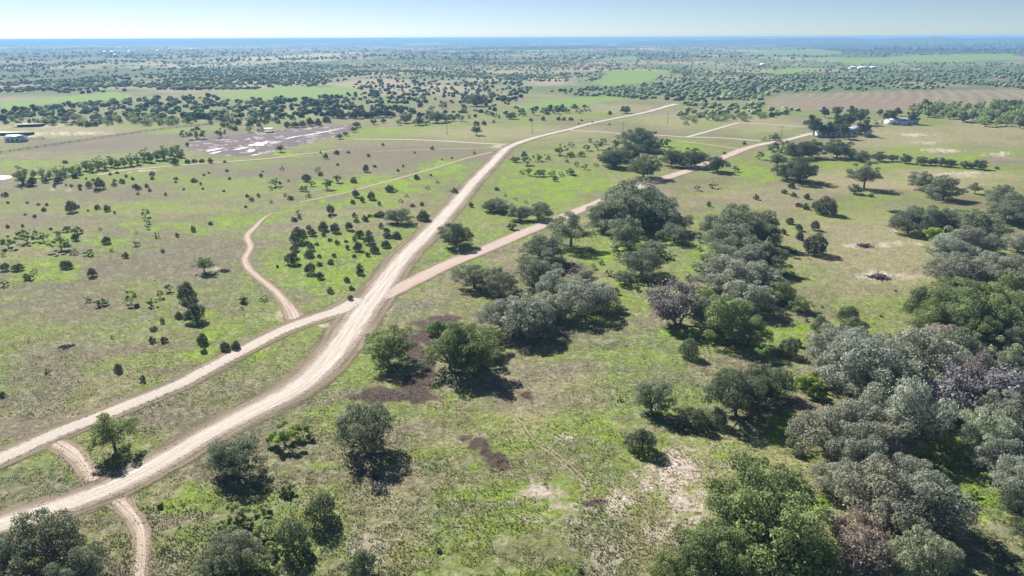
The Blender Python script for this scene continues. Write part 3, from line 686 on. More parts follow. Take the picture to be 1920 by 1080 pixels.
# ---- single trees with a description of their own
for a in [
 ('open',207,812,84,'green','open-crowned live oak standing alone between the two pale gravel roads'),
 ('oak',433,855,94,'oaks','rounded live oak beside the main gravel road near the bright green mesquites'),
 ('oak',680,812,104,'oaks','rounded grey-green live oak alone in the meadow below the burnt earth patch'),
 ('oak',723,652,88,'green','tall live oak at the edge of the dark burnt earth, nearest the gravel road'),
 ('jun',820,612,48,'bright','bright green bushy tree standing inside the burnt earth crescent'),
 ('jun',597,955,76,'junlt','broad juniper with pale shoots in the meadow below the roads'),
 ('jun',543,1008,76,'junlt','tall dark juniper with bare lower stem and long shadow'),
 ('jun',1203,823,74,'junlt','large round juniper alone on the pale bare meadow'),
 ('oak',1220,747,76,'oaks','dense small oak just above the large round meadow juniper'),
 ('open',893,245,22,'dark','small umbrella-shaped oak alone on the dry slope beside the junction'),
 ('open',1622,333,62,'oaks','lone spreading oak on the dry pasture past the hedgerow'),
 ('open',1828,357,24,'oaks','slim upright oak standing apart on the dry pasture'),
 ('oak',853,442,64,'dark','dense round oak in the wedge between the gravel road and pink dirt road'),
 ('oak',743,403,48,'oaks','round oak among junipers beside the gravel road'),
 ('open',380,495,38,'green','small flat-topped oak beside a grey brush pile'),
 ('open',1070,433,82,'oaks','spreading oak with visible trunk on the edge of the pink dirt road'),
 ('jun',348,546,44,'jun','wide dark juniper clump with a yellow-green bush at its side'),
 ('jun',364,583,50,'jun','widest dark juniper clump on the bright green ground'),
 ('jun',1290,657,40,'junlt','thin open juniper on the meadow past the long grove'),
 ('jun',677,1057,66,'junlt','rounded leafy shrub alone beside the dry meadow grass'),
 ('bare',1268,572,100,'purple','leafless purple-grey tree at the edge of the long grove'),
 ('bare',1607,1005,96,'rust','rust-brown dying oak beside the big green oaks'),
 ('bare',1613,1050,112,'rust','twiggy brownish oak below the rust-coloured one'),
 ('bare',1830,742,130,'purple','pale purple-grey leafless oak in the ashen wood'),
 ('bare',1562,672,70,'purple','bare grey-limbed oak rising from the grey grove'),
 ('bare',1847,697,84,'purple','twiggy grey oak above the purple-grey leafless one'),
 ('open',525,277,17,'dark','small dark oak on the mud at the pond edge'),
 ('mes',530,816,56,'mesb','vivid lime-green mesquite beside the main gravel road'),
 ('mes',566,811,36,'mesb','smaller lime-green mesquite leaning beside the larger vivid one'),
 ('mes',1770,853,52,'mesb','bright green bush in the shaded gap between two groves'),
 ('mes',242,558,30,'mesb','yellow-green rounded mesquite alone in the open pasture'),
 ('oak',818,220,32,'dark','dark round oak standing on the creek bank'),
]: plant(a[0], a[1], a[2], a[3], a[4], a[5], None, True)

# ---- groves
rows('oak','oaks','dusky live oak beside the sunken dirt track','corner grove oaks','87,1015,132 20,1048,86 147,1065,84 443,1037,92 393,1060,56 -20,1020,60', ('the gravel road', 0, 981))
rows('oak','green','green oak of the clump beside the burnt earth','burnt earth clump oaks','840,662,96 880,668,92 862,650,70 910,640,62', ('the burnt earth', 775, 660))
rows('oak','grey','grey oak of the clump casting long shadows','long shadow clump oaks','977,588,116 940,596,84 1023,580,76 1000,610,70', ('the burnt earth', 775, 640))
plant('jun', 920, 578, 30, 'bright', 'bright green leafy top showing above the grey oak clump', None, True)
plant('oak', 1042, 585, 42, 'bright', 'small fresh green oak at the end of the grey oak clump', None, True)
rows('oak','oaks','live oak between pink dirt road and long-shadow clump','second clump oaks','887,520,68 937,534,68 927,513,34 1017,467,80 1003,507,84 1030,490,50', ('the road fork', 700, 560))
rows('oak','grey','grey oak of the row facing the leafless tree','third clump oaks','1043,538,80 1087,558,104 1127,558,64 1097,523,38', ('the leafless tree', 1268, 590))
rows('oak','oaks','dusky oak in the grove touching the pink dirt road','roadside grove oaks','1127,410,64 1173,400,104 1220,404,84 1173,443,74 1257,417,64 1263,440,54 1193,387,112 1150,392,60 1235,390,60', ('that road', 1100, 390))
rows('oak','oaks','dense oak standing in bright scrub','scrub oaks','1203,494,80 1221,470,44 1170,522,38', ('the roadside grove', 1173, 420))
rows('oak','oaks','dusky oak in the long grove beside the clearing','upper middle grove oaks','1347,424,76 1390,430,104 1430,441,74 1370,455,92 1353,491,74 1413,485,84 1440,492,68 1390,470,70', ('the wide pasture juniper', 1527, 470))
rows('oak','grey','grey-green oak in the long grove beside the clearing','lower middle grove oaks','1383,525,104 1423,525,84 1397,557,92 1400,500,80 1340,520,70', ('the leafless tree', 1268, 590))
rows('oak','green','fresh green oak edging the long grove','green edge oaks','1460,551,58 1500,574,44 1363,611,94 1403,628,68 1337,601,64 1320,560,50', ('the junipers of the clearing mouth', 1590, 610))
rows('oak','oaks','oak in the row closing the dry clearing','clearing top row oaks','1703,423,64 1737,418,74 1773,423,64 1813,424,74 1847,431,64 1880,400,58 1907,408,64 1790,415,60', ('the dark brush heap', 1680, 401))
rows('oak','grey','grey-green oak at the end of the drag marks','clearing side oaks','1813,458,80 1780,468,80 1847,461,54 1797,511,94 1827,524,74 1773,503,54 1910,461,54 1897,508,74 1913,528,54 1860,500,60', ('the charred heap', 1646, 523))
plant('mes', 1753, 447, 42, 'mesb', 'bright green small tree in the row at the clearing corner', None, True)
rows('oak','green','green oak in the wood past the clearing mouth','large wood oaks','1747,581,94 1813,568,114 1863,568,104 1902,553,84 1737,611,74 1800,601,114 1863,604,94 1897,624,84 1827,628,84 1780,575,80 1925,590,90', ('the charred heap', 1646, 523))
rows('oak','rust','brownish oak among green crowns at the wood edge','brownish wood oaks','1763,641,78')
rows('oak','oaks','dusky oak where green wood meets grey grove','wood joint oaks','1800,658,84 1903,648,64 1907,698,74 1880,700,60', ('the brownish oak', 1763, 650))
rows('mes','mesp','pale green leafy tree among dark wood oaks','pale wood trees','1877,664,72 1913,833,52 1840,655,50', ('the brownish oak', 1763, 650))
rows('oak','grey','silvery oak in the grove below the clearing mouth','broad grey grove oaks','1573,664,114 1613,698,152 1713,664,88 1730,698,132 1660,680,110 1560,700,70 1690,720,90 1630,730,90', ('the paired junipers', 1597, 620))
rows('oak','grey','silvery oak in the grove beside the shaded gap','shaded gap silver oaks','1553,818,132 1690,778,134 1657,824,110 1597,868,96 1553,900,68 1657,934,142 1723,948,134 1697,985,114 1610,800,110 1640,880,100 1600,920,80 1700,900,90', ('the dark meadow clump', 1400, 750))
rows('oak','pale','pale oak beside the twiggy brown oak','pale foot oaks','1723,1042,104 1763,1042,64 1690,1060,80', ('that oak', 1613, 1060))
rows('oak','grey','ashen oak in the wood lining the shaded gap','shaded gap oaks','1890,787,104 1873,864,94 1903,908,94 1930,850,90', ('the pale purple leafless oak', 1830, 760))
rows('oak','pale','pale ashen oak facing the shaded gap','pale gap oaks','1847,821,104 1850,780,70', ('the pale purple leafless oak', 1830, 760))
rows('oak','dark','dark green oak ending the ashen wood','gap end oaks','1910,954,62 1935,1000,70', ('the bright green gap bush', 1770, 870))
rows('oak','green','big green oak with dark branches','big green oaks','1417,955,170 1450,1005,200 1363,1047,124 1313,1062,114 1250,1072,64 1500,1060,120 1390,1000,110', ('the rust-brown dying oak', 1607, 1020))
rows('oak','dark','dark oak of the meadow clump','meadow clump oaks','1380,744,114 1447,719,78 1410,735,80', ('the large round juniper', 1203, 840))
rows('jun','junlt','grey-green juniper beside the dark meadow clump','meadow clump junipers','1300,781,62 1343,784,46 1477,653,46 1493,643,22 1360,697,46 1290,770,30', ('the large round juniper', 1203, 840))
rows('oak','oaks','dark oak in the short row by the pink road','road pair oaks','918,388,32 943,388,36 973,400,44 1007,397,50 930,385,30', ('the dense round oak', 853, 460))
rows('oak','dark','tall dark oak between gravel lane and pink road','between roads oaks','1200,264,60 1153,297,60 1180,288,52 1207,317,60 1140,300,40 1215,275,40', ('the gravel lane', 1173, 252))
rows('oak','dark','oak shading the pink dirt road','bend oaks','1260,301,42 1303,299,50 1345,311,42 1280,305,36', ('the tall dark clump', 1200, 300))
rows('oak','dark','dark oak of the clump facing the ranch house','ranch front oaks','1500,325,62 1475,324,48 1457,303,30 1497,285,50 1522,283,48 1570,284,48 1613,297,28 1597,294,24', ('the lone spreading oak', 1622, 350))
rows('mes','stream','light green tree beside the oaks facing the ranch','ranch front light trees','1480,281,34 1447,277,28 1423,294,20', ('the pink road end', 1423, 273))
rows('oak','oaks','oak in the loose row on the dry pasture','dry pasture oaks','1728,345,48 1770,359,62 1747,357,34 1882,371,54 1890,391,72 1602,358,26', ('the lone spreading oak', 1622, 350))
rows('oak','dark','low oak in the hedgerow of the striped meadow','hedgerow oaks','1647,297,26 1673,299,20 1698,302,23 1728,305,23 1763,307,24 1783,310,21 1807,312,20 1837,313,26 1820,314,17 1745,307,18', ('the ranch front clump', 1570, 300))
rows('tree','dark','dark shade tree in the white ranch yard','ranch yard trees','1527,240,38 1570,235,32 1616,244,30 1613,223,30 1548,246,26 1592,231,32 1582,250,28 1562,247,24', ('the gravel lane end', 1510, 250))
rows('tree','dark','shade tree behind the ranch yard','trees behind the ranch','1667,223,26 1547,214,20 1570,213,22 1600,215,24 1710,224,26 1650,212,16 1683,212,18', ('the long metal barn', 1688, 236))

# ---- junipers and mesquites listed one by one
rows('jun','jun','dark juniper bush on the bright green ground by the winding track','junipers by the winding track',
 '557,441,34 577,423,13 583,433,21 605,423,23 627,427,23 605,437,13 617,447,11 630,452,14 550,463,21 545,481,36 582,462,16 577,473,21 592,455,11 597,477,13 625,477,10 618,488,16 597,492,14 580,504,23 597,515,19 617,543,14 518,497,8 550,408,15 618,393,21 617,403,9 560,405,11')
rows('jun','jun','dark juniper bush in the thicket beside the main gravel road','junipers by the main road',
 '653,424,19 663,402,11 683,408,15 667,411,13 692,402,11 713,399,19 703,402,11 713,422,13 723,428,15 742,438,22 725,439,17 722,456,19 673,438,19 663,446,13 690,448,24 670,461,23 700,466,21 647,450,9 650,463,10 688,476,11 663,478,10 672,498,16 674,508,18 648,522,15 657,537,15 655,557,14 793,402,30 690,436,16')
rows('jun','jun','dark juniper bush on the slope above the roadside thicket','slope junipers',
 '665,363,17 678,373,13 660,377,11 695,367,17 730,352,19 710,381,9 772,383,11 790,381,11 780,331,13 807,327,7 851,356,15 882,383,13 930,352,13 662,336,15 685,315,17 702,310,8 745,318,7 755,310,7 652,283,9 690,290,8 717,270,7 777,285,6 810,277,9 828,298,5 847,295,7 1040,336,11 982,291,13 630,283,14 632,306,8 543,368,14')
rows('jun','jun','small dark juniper bush in the pasture between pond and winding track','pond pasture junipers',
 '59,338,19 53,343,13 83,334,16 107,333,20 137,326,15 205,322,10 218,320,9 283,322,12 284,331,9 235,327,8 213,334,10 212,342,12 227,336,15 247,332,8 252,344,15 257,349,13 257,360,8 273,346,9 279,354,8 328,331,10 328,338,7 362,334,15 375,342,8 381,325,7 390,321,6 424,317,8 429,332,8 488,327,9 491,319,5 379,351,6 343,352,6 418,355,7 309,362,7 165,344,14 173,334,8 183,333,8 185,344,21 180,352,14 148,344,10 148,351,8 132,345,7 122,343,6 100,346,8 102,340,9 160,332,6 7,360,15 13,376,7 49,376,7 70,379,8 86,380,7 126,376,9 145,384,8 462,364,11 470,371,12 483,365,9 573,332,19 600,324,12 459,385,7 327,300,19 350,299,14 363,298,13 377,298,13 393,299,12 120,299,12 350,268,9 420,300,8 610,292,12 600,285,6')
rows('jun','jun','dark juniper bush in the open pasture crossed by the winding track','track pasture junipers',
 '132,386,25 80,389,11 180,384,15 198,388,15 163,391,7 213,396,6 45,398,7 63,402,8 12,421,9 40,420,7 140,442,17 120,491,27 30,496,23 7,498,17 170,509,20 233,476,14 360,427,15 330,439,9 393,416,10 303,468,9 333,588,17 302,599,14 285,612,16 282,634,16 305,634,16 377,633,27 380,655,14 420,648,21 440,646,19 218,688,19 265,708,15 1,736,14 198,447,20 93,425,8')
rows('jun','jun','dark juniper bush on the pasture between the hedgerow and the dry clearing','upper clearing junipers',
 '1417,371,14 1328,384,12 1375,388,9 1387,400,19 1470,359,16 1484,349,16 1487,366,14 1512,369,17 1497,384,16 1510,389,15 1527,388,17 1550,388,46 1480,414,21 1497,428,19 1527,426,21 1468,436,14 1498,444,19 1527,461,52 1632,367,13 1358,287,10 1395,270,9 1868,317,9')
rows('jun','junlt','rounded juniper at the mouth of the dry clearing','clearing mouth junipers','1537,613,46 1541,634,30 1590,590,44 1597,613,46 1510,601,10', ('the charred heap', 1646, 523))
rows('jun','junlt','dark juniper on the edge of the silvery gap grove','grove edge junipers','1480,830,22 1493,848,26')
rows('jun','jun','tiny dark shrub in the near meadow','meadow shrubs','297,945,15 820,1030,14 1085,1070,14 818,947,6 1273,800,24')
rows('jun','jun','small dark juniper along the ridge above the main gravel road','ridge junipers','995,224,9 1018,222,12 1047,222,10 1057,223,9 1070,222,12 1090,225,7 1142,233,5 893,229,14 907,230,11 925,227,9 1077,199,15 1143,211,12 1085,232,5 1110,229,5')
rows('jun','jun','dark juniper in the unbroken row behind the pond','row behind the pond','625,213,20 640,214,20 655,213,20 668,214,20 682,213,20 696,213,20 710,212,20 724,213,18 736,213,14 538,232,16 552,231,18 566,230,18 580,228,18 596,227,18 612,222,18 752,207,14 770,207,14')
rows('mes','mes','feathery green mesquite in the pasture crossed by the winding track','track pasture mesquites',
 '40,434,21 47,444,27 13,453,29 63,431,15 78,443,21 107,438,17 110,455,37 143,428,23 122,426,17 163,471,19 137,469,15 208,466,10 252,454,15 270,398,21 273,413,15 275,424,11 290,439,15 252,433,8 185,426,9 50,514,21 60,504,13 3,474,10 5,528,17 188,564,21 163,558,15 282,566,19 297,551,17 315,539,18 453,560,19 492,558,15 452,576,8 207,629,9 83,693,13 558,396,11')
rows('mes','mes','feathery green mesquite on the lush strip above the winding track','lush strip mesquites',
 '515,341,23 505,351,11 595,316,14 583,343,14 567,351,17 578,363,14 612,346,23 532,363,10 507,376,9 527,314,9 632,336,17 540,336,8 740,355,10 760,365,9 800,350,10 820,340,8 700,372,10 750,375,10')
rows('mes','mes','pale mesquite in the thicket between gravel road and dirt road','between roads mesquites',
 '965,298,18 987,303,21 978,323,12 990,323,17 1010,324,21 1033,326,17 1052,327,13 1070,321,21 1097,313,15 1080,308,13 1007,296,19 1027,294,15 1050,283,26 1070,289,17 1087,288,17 1070,271,13 1107,263,13 1120,274,21 1140,284,25 1153,274,23 1117,309,11 1243,268,23 1157,258,13 887,285,10 958,424,19 965,372,8 985,378,8 945,365,8 1130,265,16 1100,278,16 1060,300,12')
rows('mes','mesp','pale feathery mesquite in the bright scrub below the roadside grove','scrub mesquites',
 '1123,490,16 1150,464,22 1160,481,20 1178,520,20 1140,511,18 1211,522,25 1240,479,16 1255,473,16 1130,540,18 1150,545,20 1190,540,16 1110,500,14 1300,440,16 1310,450,18 1300,500,20 1290,520,18 1320,490,20 1310,465,16')
rows('mes','mes','light green mesquite on the meadow near the road corner','road corner mesquites','533,915,30 487,951,34 440,965,48 493,992,46 420,985,34 460,980,28 470,1010,36 505,1025,34 405,1010,30')
rows('mes','mesb','bright green sapling beside the silvery groves','silver grove saplings','1160,746,15 1543,953,42 1423,1070,52 1513,730,46 1513,714,46 1427,664,36 1850,900,26 1780,934,26 1820,927,22 1880,933,20 1773,787,19 1290,628,32 1350,640,20 1857,481,24 1530,740,30')
rows('mes','mesp','small pale bush on the dry pasture by the hedgerow','dry pasture bushes','1335,348,18 1307,354,15 1377,319,15 1433,261,13 1453,258,23 1680,212,12 1640,232,14 1655,230,10')
rows('jun','junlt','thin sapling in the dry clearing','clearing saplings','1650,594,7 1677,547,6 1540,577,6')
rows('tall','stream','upright leafy tree in the thicket along the pond dam','pond dam trees',
 '37,324,32 60,322,16 76,320,17 90,322,18 104,319,18 118,318,18 132,315,19 146,314,18 158,306,20 170,309,18 182,304,20 194,306,18 206,299,20 218,302,18 230,300,18 243,297,20 256,296,18 268,288,22 280,291,20 292,287,20 304,285,22 316,282,22 328,277,24 337,283,18 112,325,14 140,322,14')
rows('oak','dark','dark tree on the creek bank above the dry slope','creek bank trees','783,227,23 760,223,23 957,217,21 893,188,36 668,233,17 662,242,14 647,250,12 636,255,15 1173,207,20 700,228,14 718,226,12 835,222,18 850,222,14')
rows('mes','stream','light green bush along the creek behind the gravel lane','creek bushes','800,228,14 745,229,14 865,222,16 930,216,14 980,212,16 1000,210,18 1020,209,16 1040,208,18 1060,207,16 1085,208,14 1100,205,14 367,249,30 343,248,17 412,249,21 487,241,13 467,242,13 690,215,12 870,206,16 915,210,16 810,204,14 830,198,16')

# ------------------------------------------------------------------ scattered scrub of the far country
rs = np.random.default_rng(77)
N_IND = {'jun': 60, 'mes': 190}
SC = []     # far scrub: x, y, width m, colour, height ratio
def zone(poly, n, w_m, kinds, clump=.45, label=None, indiv=0):
    P = np.array(poly, float); lo, hi = P.min(0), P.max(0); got = 0; tries = 0
    out = []
    while got < n and tries < 60:
        tries += 1
        c = rs.uniform(lo, hi, (n * 3, 2)); c = c[inpoly(c[:, 0], c[:, 1], poly)]
        bad = np.zeros(len(c), bool)
        for f in FIELDS + PLOW: bad |= inpoly(c[:, 0], c[:, 1], f)
        bad |= inpoly(c[:, 0], c[:, 1], LAKE)
        c = c[~bad]
        xs, ys = np.array([ground(a, b) for a, b in c]).T if len(c) else (np.array([]), np.array([]))
        if not len(xs): continue
        nn = .55 * fbm(xs / 80, ys / 80, 123, 4) + .45 * fbm(xs / 340, ys / 260, 127, 3)
        ok = nn > clump - rs.uniform(-.12, .12, len(xs))
        for x, y in zip(xs[ok], ys[ok]):
            if got >= n: break
            k = rs.choice(len(kinds), p=[q[1] for q in kinds]); got += 1
            out.append((x, y, rs.uniform(*w_m) * kinds[k][2], kinds[k][0]))
    return out
J, Mq, Ok = 'jun', 'mes', 'oak'
zs = []
zs += zone([(0,205),(110,193),(260,186),(400,180),(440,190),(640,172),(640,205),(500,228),(420,232),(330,232),(200,236),(0,230)], 560, (3.4, 7.5), [(J,.32,1),(Mq,.56,1.05),(Ok,.12,1.3)], .33)
zs += zone([(560,205),(640,165),(700,140),(980,140),(1000,165),(960,195),(860,205),(700,206),(640,206)], 620, (2.8, 6), [(J,.78,1),(Mq,.22,1)], .43)
zs += zone([(1030,172),(1130,162),(1280,150),(1440,160),(1440,188),(1280,192),(1100,182)], 420, (4, 7), [(Mq,.8,1),(J,.2,1)], .38)
zs += zone([(1280,112),(1920,122),(1920,174),(1460,174),(1280,160)], 1700, (3, 6.5), [(Mq,.55,1),(J,.45,.9)], .42)
zs += zone([(1285,195),(1440,196),(1500,212),(1400,230),(1310,228),(1285,236),(1270,215)], 150, (4, 7), [(Mq,.85,1),(J,.15,.8)], .4)
WOOD = zone([(1700,214),(1790,195),(2000,192),(2000,248),(1850,241),(1760,226)], 130, (9, 13), [(Mq,.8,1),(Ok,.2,1.1)], .05)
zs += zone([(-200,120),(640,112),(700,140),(560,165),(400,170),(240,172),(0,180),(-200,190)], 3600, (2.6, 6.5), [(Mq,.6,1.1),(J,.32,1),(Ok,.08,1.3)], .48)
zs += zone([(640,100),(1300,98),(1300,150),(1000,150),(640,140)], 3000, (2.6, 5.5), [(Mq,.62,1.1),(J,.38,1)], .49)
zs += zone([(-300,84),(2200,80),(2200,112),(1280,112),(640,112),(-300,125)], 3600, (4, 12), [(Mq,.5,1.2),(J,.5,1)], .52)
zs += zone([(1625,95),(1680,88),(2200,85),(2200,101),(1800,98)], 900, (14, 26), [(J,1.0,1)], .05)
zs += zone([(640,206),(900,205),(1100,195),(1100,206),(950,222),(700,224)], 70, (3, 6), [(Mq,.6,1),(J,.4,1)], .4)
zs += zone([(400,232),(560,212),(640,206),(640,212),(540,226),(480,240),(420,246)], 40, (4, 7), [(J,1.0,1)], .3)
zs.sort(key=lambda t: t[1])
cnt = {'jun': 0, 'mes': 0, 'oak': 0}; lim = {'jun': 60, 'mes': 150, 'oak': 40}
LBL = {'jun': ('dark juniper dotting the scrub country past the pond and creek', 'scrub country junipers'),
       'mes': ('light green mesquite in the scrub country past the pond and creek', 'scrub country mesquites'),
       'oak': ('broad dark oak rising above the scrub past the pond', 'scrub country oaks')}
for (x, y, wm, k) in WOOD:
    px, py = to_px(x, y, wm * .4)
    if k == 'mes': plant('tree', float(px), float(py), float(wm * FPX / depth(y)), 'mes', 'light green tree in the dense wood next to the long metal barn', 'wood by the barn, light trees', False)
    else: plant('tree', float(px), float(py), float(wm * FPX / depth(y)), 'dark', 'dark oak in the dense wood next to the long metal barn', 'wood by the barn, dark trees', False)
STUFF = []
for (x, y, wm, k) in zs:
    if cnt[k] < lim[k]:
        cnt[k] += 1
        px, py = to_px(x, y, wm * HT[k] * .5)
        rr = rs
        plant(k, float(px), float(py), float(wm * FPX / depth(y)), {'jun': 'jun', 'mes': 'mes', 'oak': 'dark'}[k], LBL[k][0], LBL[k][1], False)
    else: STUFF.append((x, y, wm, k))
def ico(sub):
    import bmesh
    bm = bmesh.new(); bmesh.ops.create_icosphere(bm, subdivisions=sub, radius=1.0)
    v = np.array([p.co[:] for p in bm.verts]); f = np.array([[p.index for p in q.verts] for q in bm.faces]); bm.free(); return v, f
PRS = {}
for sub in (1, 2):
    iv, it = ico(sub); PR = []
    for k in range(8):
        rg = np.random.default_rng(200 + k)
        d = 1 + .42 * (np.array([vnoise(np.array(p[0] * 1.9 + k * 7), np.array(p[1] * 1.9 + p[2] * 2.3)) for p in iv]) - .5) + rg.uniform(-.2, .2, len(iv))
        v = iv * d[:, None]; v[:, 2] = np.maximum(v[:, 2], -.75); PR.append(v)
    PRS[sub] = (PR, it)
def far_bush(items, name, label):
    V, T, CC = [], [], []; b = 0
    base = {'jun': np.array((.085, .112, .062)), 'mes': np.array((.25, .305, .15)), 'oak': np.array((.10, .128, .068))}
    for (x, y, wm, k) in items:
        PR, it = PRS[2 if y < 1300 else 1]; v = PR[int(rs.integers(0, 8))]; a = rs.uniform(0, 6.28); ca, sa = math.cos(a), math.sin(a)
        s = wm * .5; hz = s * (.85 if k == 'jun' else .72) * rs.uniform(.8, 1.2)
        vv = np.stack([(v[:, 0]*ca - v[:, 1]*sa)*s, (v[:, 0]*sa + v[:, 1]*ca)*s, (v[:, 2] + .7)*hz], -1) + (x, y, float(height(x, y)))
        V.append(vv); T.append(it + b); b += len(v)
        CC.append(np.clip(base[k] * rs.uniform(.75, 1.3) * rs.uniform(.7, 1.35, (len(v), 1)), 0, 1))
    me = mesh_np(name, np.concatenate(V), None, np.concatenate(T), [M_SCRUB], False)
    vcol(me, 'Col', np.concatenate(CC))
    o = link(name, me); o['kind'] = 'stuff'; tag(o, label, 'scrub')
near_s = [t for t in STUFF if t[1] < 2200]; far_s = [t for t in STUFF if t[1] >= 2200]
far_bush(near_s, 'scrub', 'mixed dark and light scrub covering the country beyond the creek')
far_bush(far_s, 'distant_woodland', 'hazy bluish woodland and brush towards the horizon')

# ------------------------------------------------------------------ undergrowth: weeds and tufts in the near meadow
def tufts():
    n = 105000
    px = rs.uniform(-80, 2000, n * 2); py = 1150 - (1150 - 430) * rs.random(n * 2) ** 1.25
    dn = FPX * SP + (py - 540) * CP; t = H / dn
    x, y = (px - 960) * t, (FPX * CP - (py - 540) * SP) * t
    nz = fbm(x / 7, y / 7, 300, 4) * .6 + fbm(x / 1.8, y / 1.8, 310, 2) * .4
    keep = nz > .44
    for key in ('main', 'left', 'pink'):
        C, nr = ROADS[key]; sub = C[::3]
        for i in range(0, len(x), 8000):
            s = slice(i, i + 8000)
            dd = np.hypot(x[s][:, None] - sub[None, :, 0], y[s][:, None] - sub[None, :, 1]) - sub[None, :, 2] * .70
            keep[s] &= dd.min(1) > -.3
    x, y, nz = x[keep][:n], y[keep][:n], nz[keep][:n]; n = len(x)
    col = ground_colour(x, y)
    lum = col.mean(1, keepdims=True)
    col = np.where(lum > .22, col * .5 + np.array((.10, .105, .05)) * .5, col)
    weed = (fbm(x / 14, y / 14, 330, 3) > .53)[:, None]
    col = np.where(weed, np.array((.085, .13, .065)) * .6 + col * .4, col * np.array((1.0, 1.08, .9)))
    col = np.where(fbm(x / 11, y / 11, 340, 3)[:, None] > .62, col * .4 + np.array((.22, .215, .17)) * .6, col)
    col = np.clip(col * rs.uniform(1.0, 2.0, (n, 1)), .01, .6)
    K = 5; s = rs.uniform(.09, .22, n) * np.where(nz > .58, 1.25, 1.0)
    V = np.empty((n, K, 3, 3)); 
    for k in range(K):
        a = rs.uniform(0, 6.28, n); c, sn = np.cos(a), np.sin(a)
        tip = np.stack([c * s * rs.uniform(.3, 1.1, n), sn * s * rs.uniform(.3, 1.1, n), s * rs.uniform(.35, .95, n)], -1)
        p0 = np.stack([-sn * s * .38, c * s * .38, np.zeros(n)], -1); p1 = -p0
        p0[:, 2] = s * .05; p1[:, 2] = s * .3
        for j, p in enumerate((p0, p1, tip)): V[:, k, j] = p + np.stack([x, y, np.zeros(n)], -1)
    V = V.reshape(-1, 3); T = np.arange(len(V)).reshape(-1, 3)
    me = mesh_np('grass', V, None, T, [M_GRASS]); vcol(me, 'Col', np.repeat(col, K * 3, axis=0))
    o = link('grass', me); o['kind'] = 'stuff'; tag(o, 'weeds and grass tufts covering the near meadow', 'grass')
tufts()

# ------------------------------------------------------------------ brush piles of dead wood
def brush(px, py, wpx, label, seed, n=90, flat=.10):
    x, y = ground(px, py); wm = wpx * depth(y) / FPX; rg = np.random.default_rng(seed); mb = MB()
    for k in range(n):
        r0 = abs(rg.normal(0, .33)) * wm * .5; a = rg.uniform(0, 6.28)
        c = Vector((r0 * 1.2 * math.cos(a), r0 * math.sin(a) * 1.1, max(.08, (1 - r0 / (wm * .5)) * wm * flat * rg.uniform(.1, 1))))
        d = Vector((*rg.normal(0, 1, 2), rg.normal(0, .10))).normalized() * rg.uniform(.10, .24) * wm
        p, e = c - d, c + d; p.z = max(p.z, .05); e.z = max(e.z, .05)
        rr = rg.uniform(.012, .03) * wm
        mb.tube([p, c + Vector(rg.normal(0, .03, 3)) * wm, e], [rr, rr * .8, rr * .4], 5)
    o = mb.build('brush_pile', M_DEAD); o.location = (x, y, float(height(x, y))); tag(o, label, 'brush pile')
brush(1618, 464, 34, 'heap of dark dead branches on pale scraped earth in the dry clearing', 1)
brush(1646, 523, 48, 'long heap of charred branches at the end of a pale drag mark', 2, 120, .09)
brush(1680, 401, 36, 'dark brush heap just above the oak row', 3)
brush(1482, 475, 32, 'brush heap on bare earth beside the wide juniper', 4, 60, .09)
brush(123, 648, 32, 'pile of dark dead limbs alone in the open pasture', 5, 60, .10)
brush(418, 507, 28, 'greyish brush heap beside the small flat-topped oak', 6, 60, .10)
brush(1075, 507, 40, 'dark brush heap on reddish earth between the oak clumps', 7, 70, .10)

# ------------------------------------------------------------------ buildings
def place(px, py): x, y = ground(px, py); return (x, y, float(height(x, y)))
def house(name, px, py, L, D, wall_h, rise, rz, wallm, roofm, label, cat='house', win=4, porch=False, wing=None, group=None):
    root = link(name, None, None, place(px, py)); root.rotation_euler.z = math.radians(rz); tag(root, label, cat, group)
    mb = MB(); mb.box(-L/2, L/2, -D/2, D/2, -.6, wall_h)
    for s in (-1, 1): mb.tri_prism(-D/2, D/2, s * (L/2 - .12), .11, wall_h, wall_h + rise * .96)
    mb.build('wall', wallm, root)
    m2 = MB(); m2.gable(-L/2, L/2, -D/2, D/2, wall_h, wall_h + rise); m2.build('roof', roofm, root)
    if wing:
        wx, wl, wd = wing
        m3 = MB(); m3.box(wx - wl/2, wx + wl/2, -D/2 - wd, -D/2 + .05, -.6, wall_h - .1); m3.build('wing_wall', wallm, root)
        m4 = MB(); m4.gable(wx - wl/2, wx + wl/2, -D/2 - wd, 0, wall_h - .1, wall_h + rise - .3, axis='y'); m4.build('wing_roof', roofm, root)
    for k in range(win):
        cx = -L/2 + L * (k + .7) / (win + .4)
        if wing and abs(cx - wing[0]) < wing[1] / 2 + .8: continue
        w = MB()
        if k == win // 2: w.box(cx - .55, cx + .55, -D/2 - .06, -D/2 + .02, 0, 2.1); w.build('door', M_DARK, root)
        else: w.box(cx - .8, cx + .8, -D/2 - .05, -D/2 + .02, .9, 2.1); w.build('window', M_DARK, root)
    if porch:
        p = MB(); p.box(-L/2 + 1, L/2 - 1, -D/2 - 3, -D/2 - .4, wall_h - .45, wall_h - .3); p.build('porch_roof', roofm, root)
        for k in range(5):
            q_ = MB(); xx = -L/2 + 1.2 + (L - 2.4) * k / 4; q_.box(xx - .1, xx + .1, -D/2 - 2.9, -D/2 - 2.7, -.3, wall_h - .45); q_.build('post', wallm, root)
    return root
house('ranch_house', 1562, 257, 24, 10, 3.0, 2.6, -4, M_WHITE, M_GREYROOF, 'white ranch house with grey roof half hidden by shade trees', win=6, porch=True)
house('ranch_cottage', 1603, 254, 15, 9, 3.2, 2.8, 12, M_WHITE, M_TINROOF, 'white gabled cottage with pale metal roof beside the shaded ranch house', win=3, wing=(3.5, 6, 5))
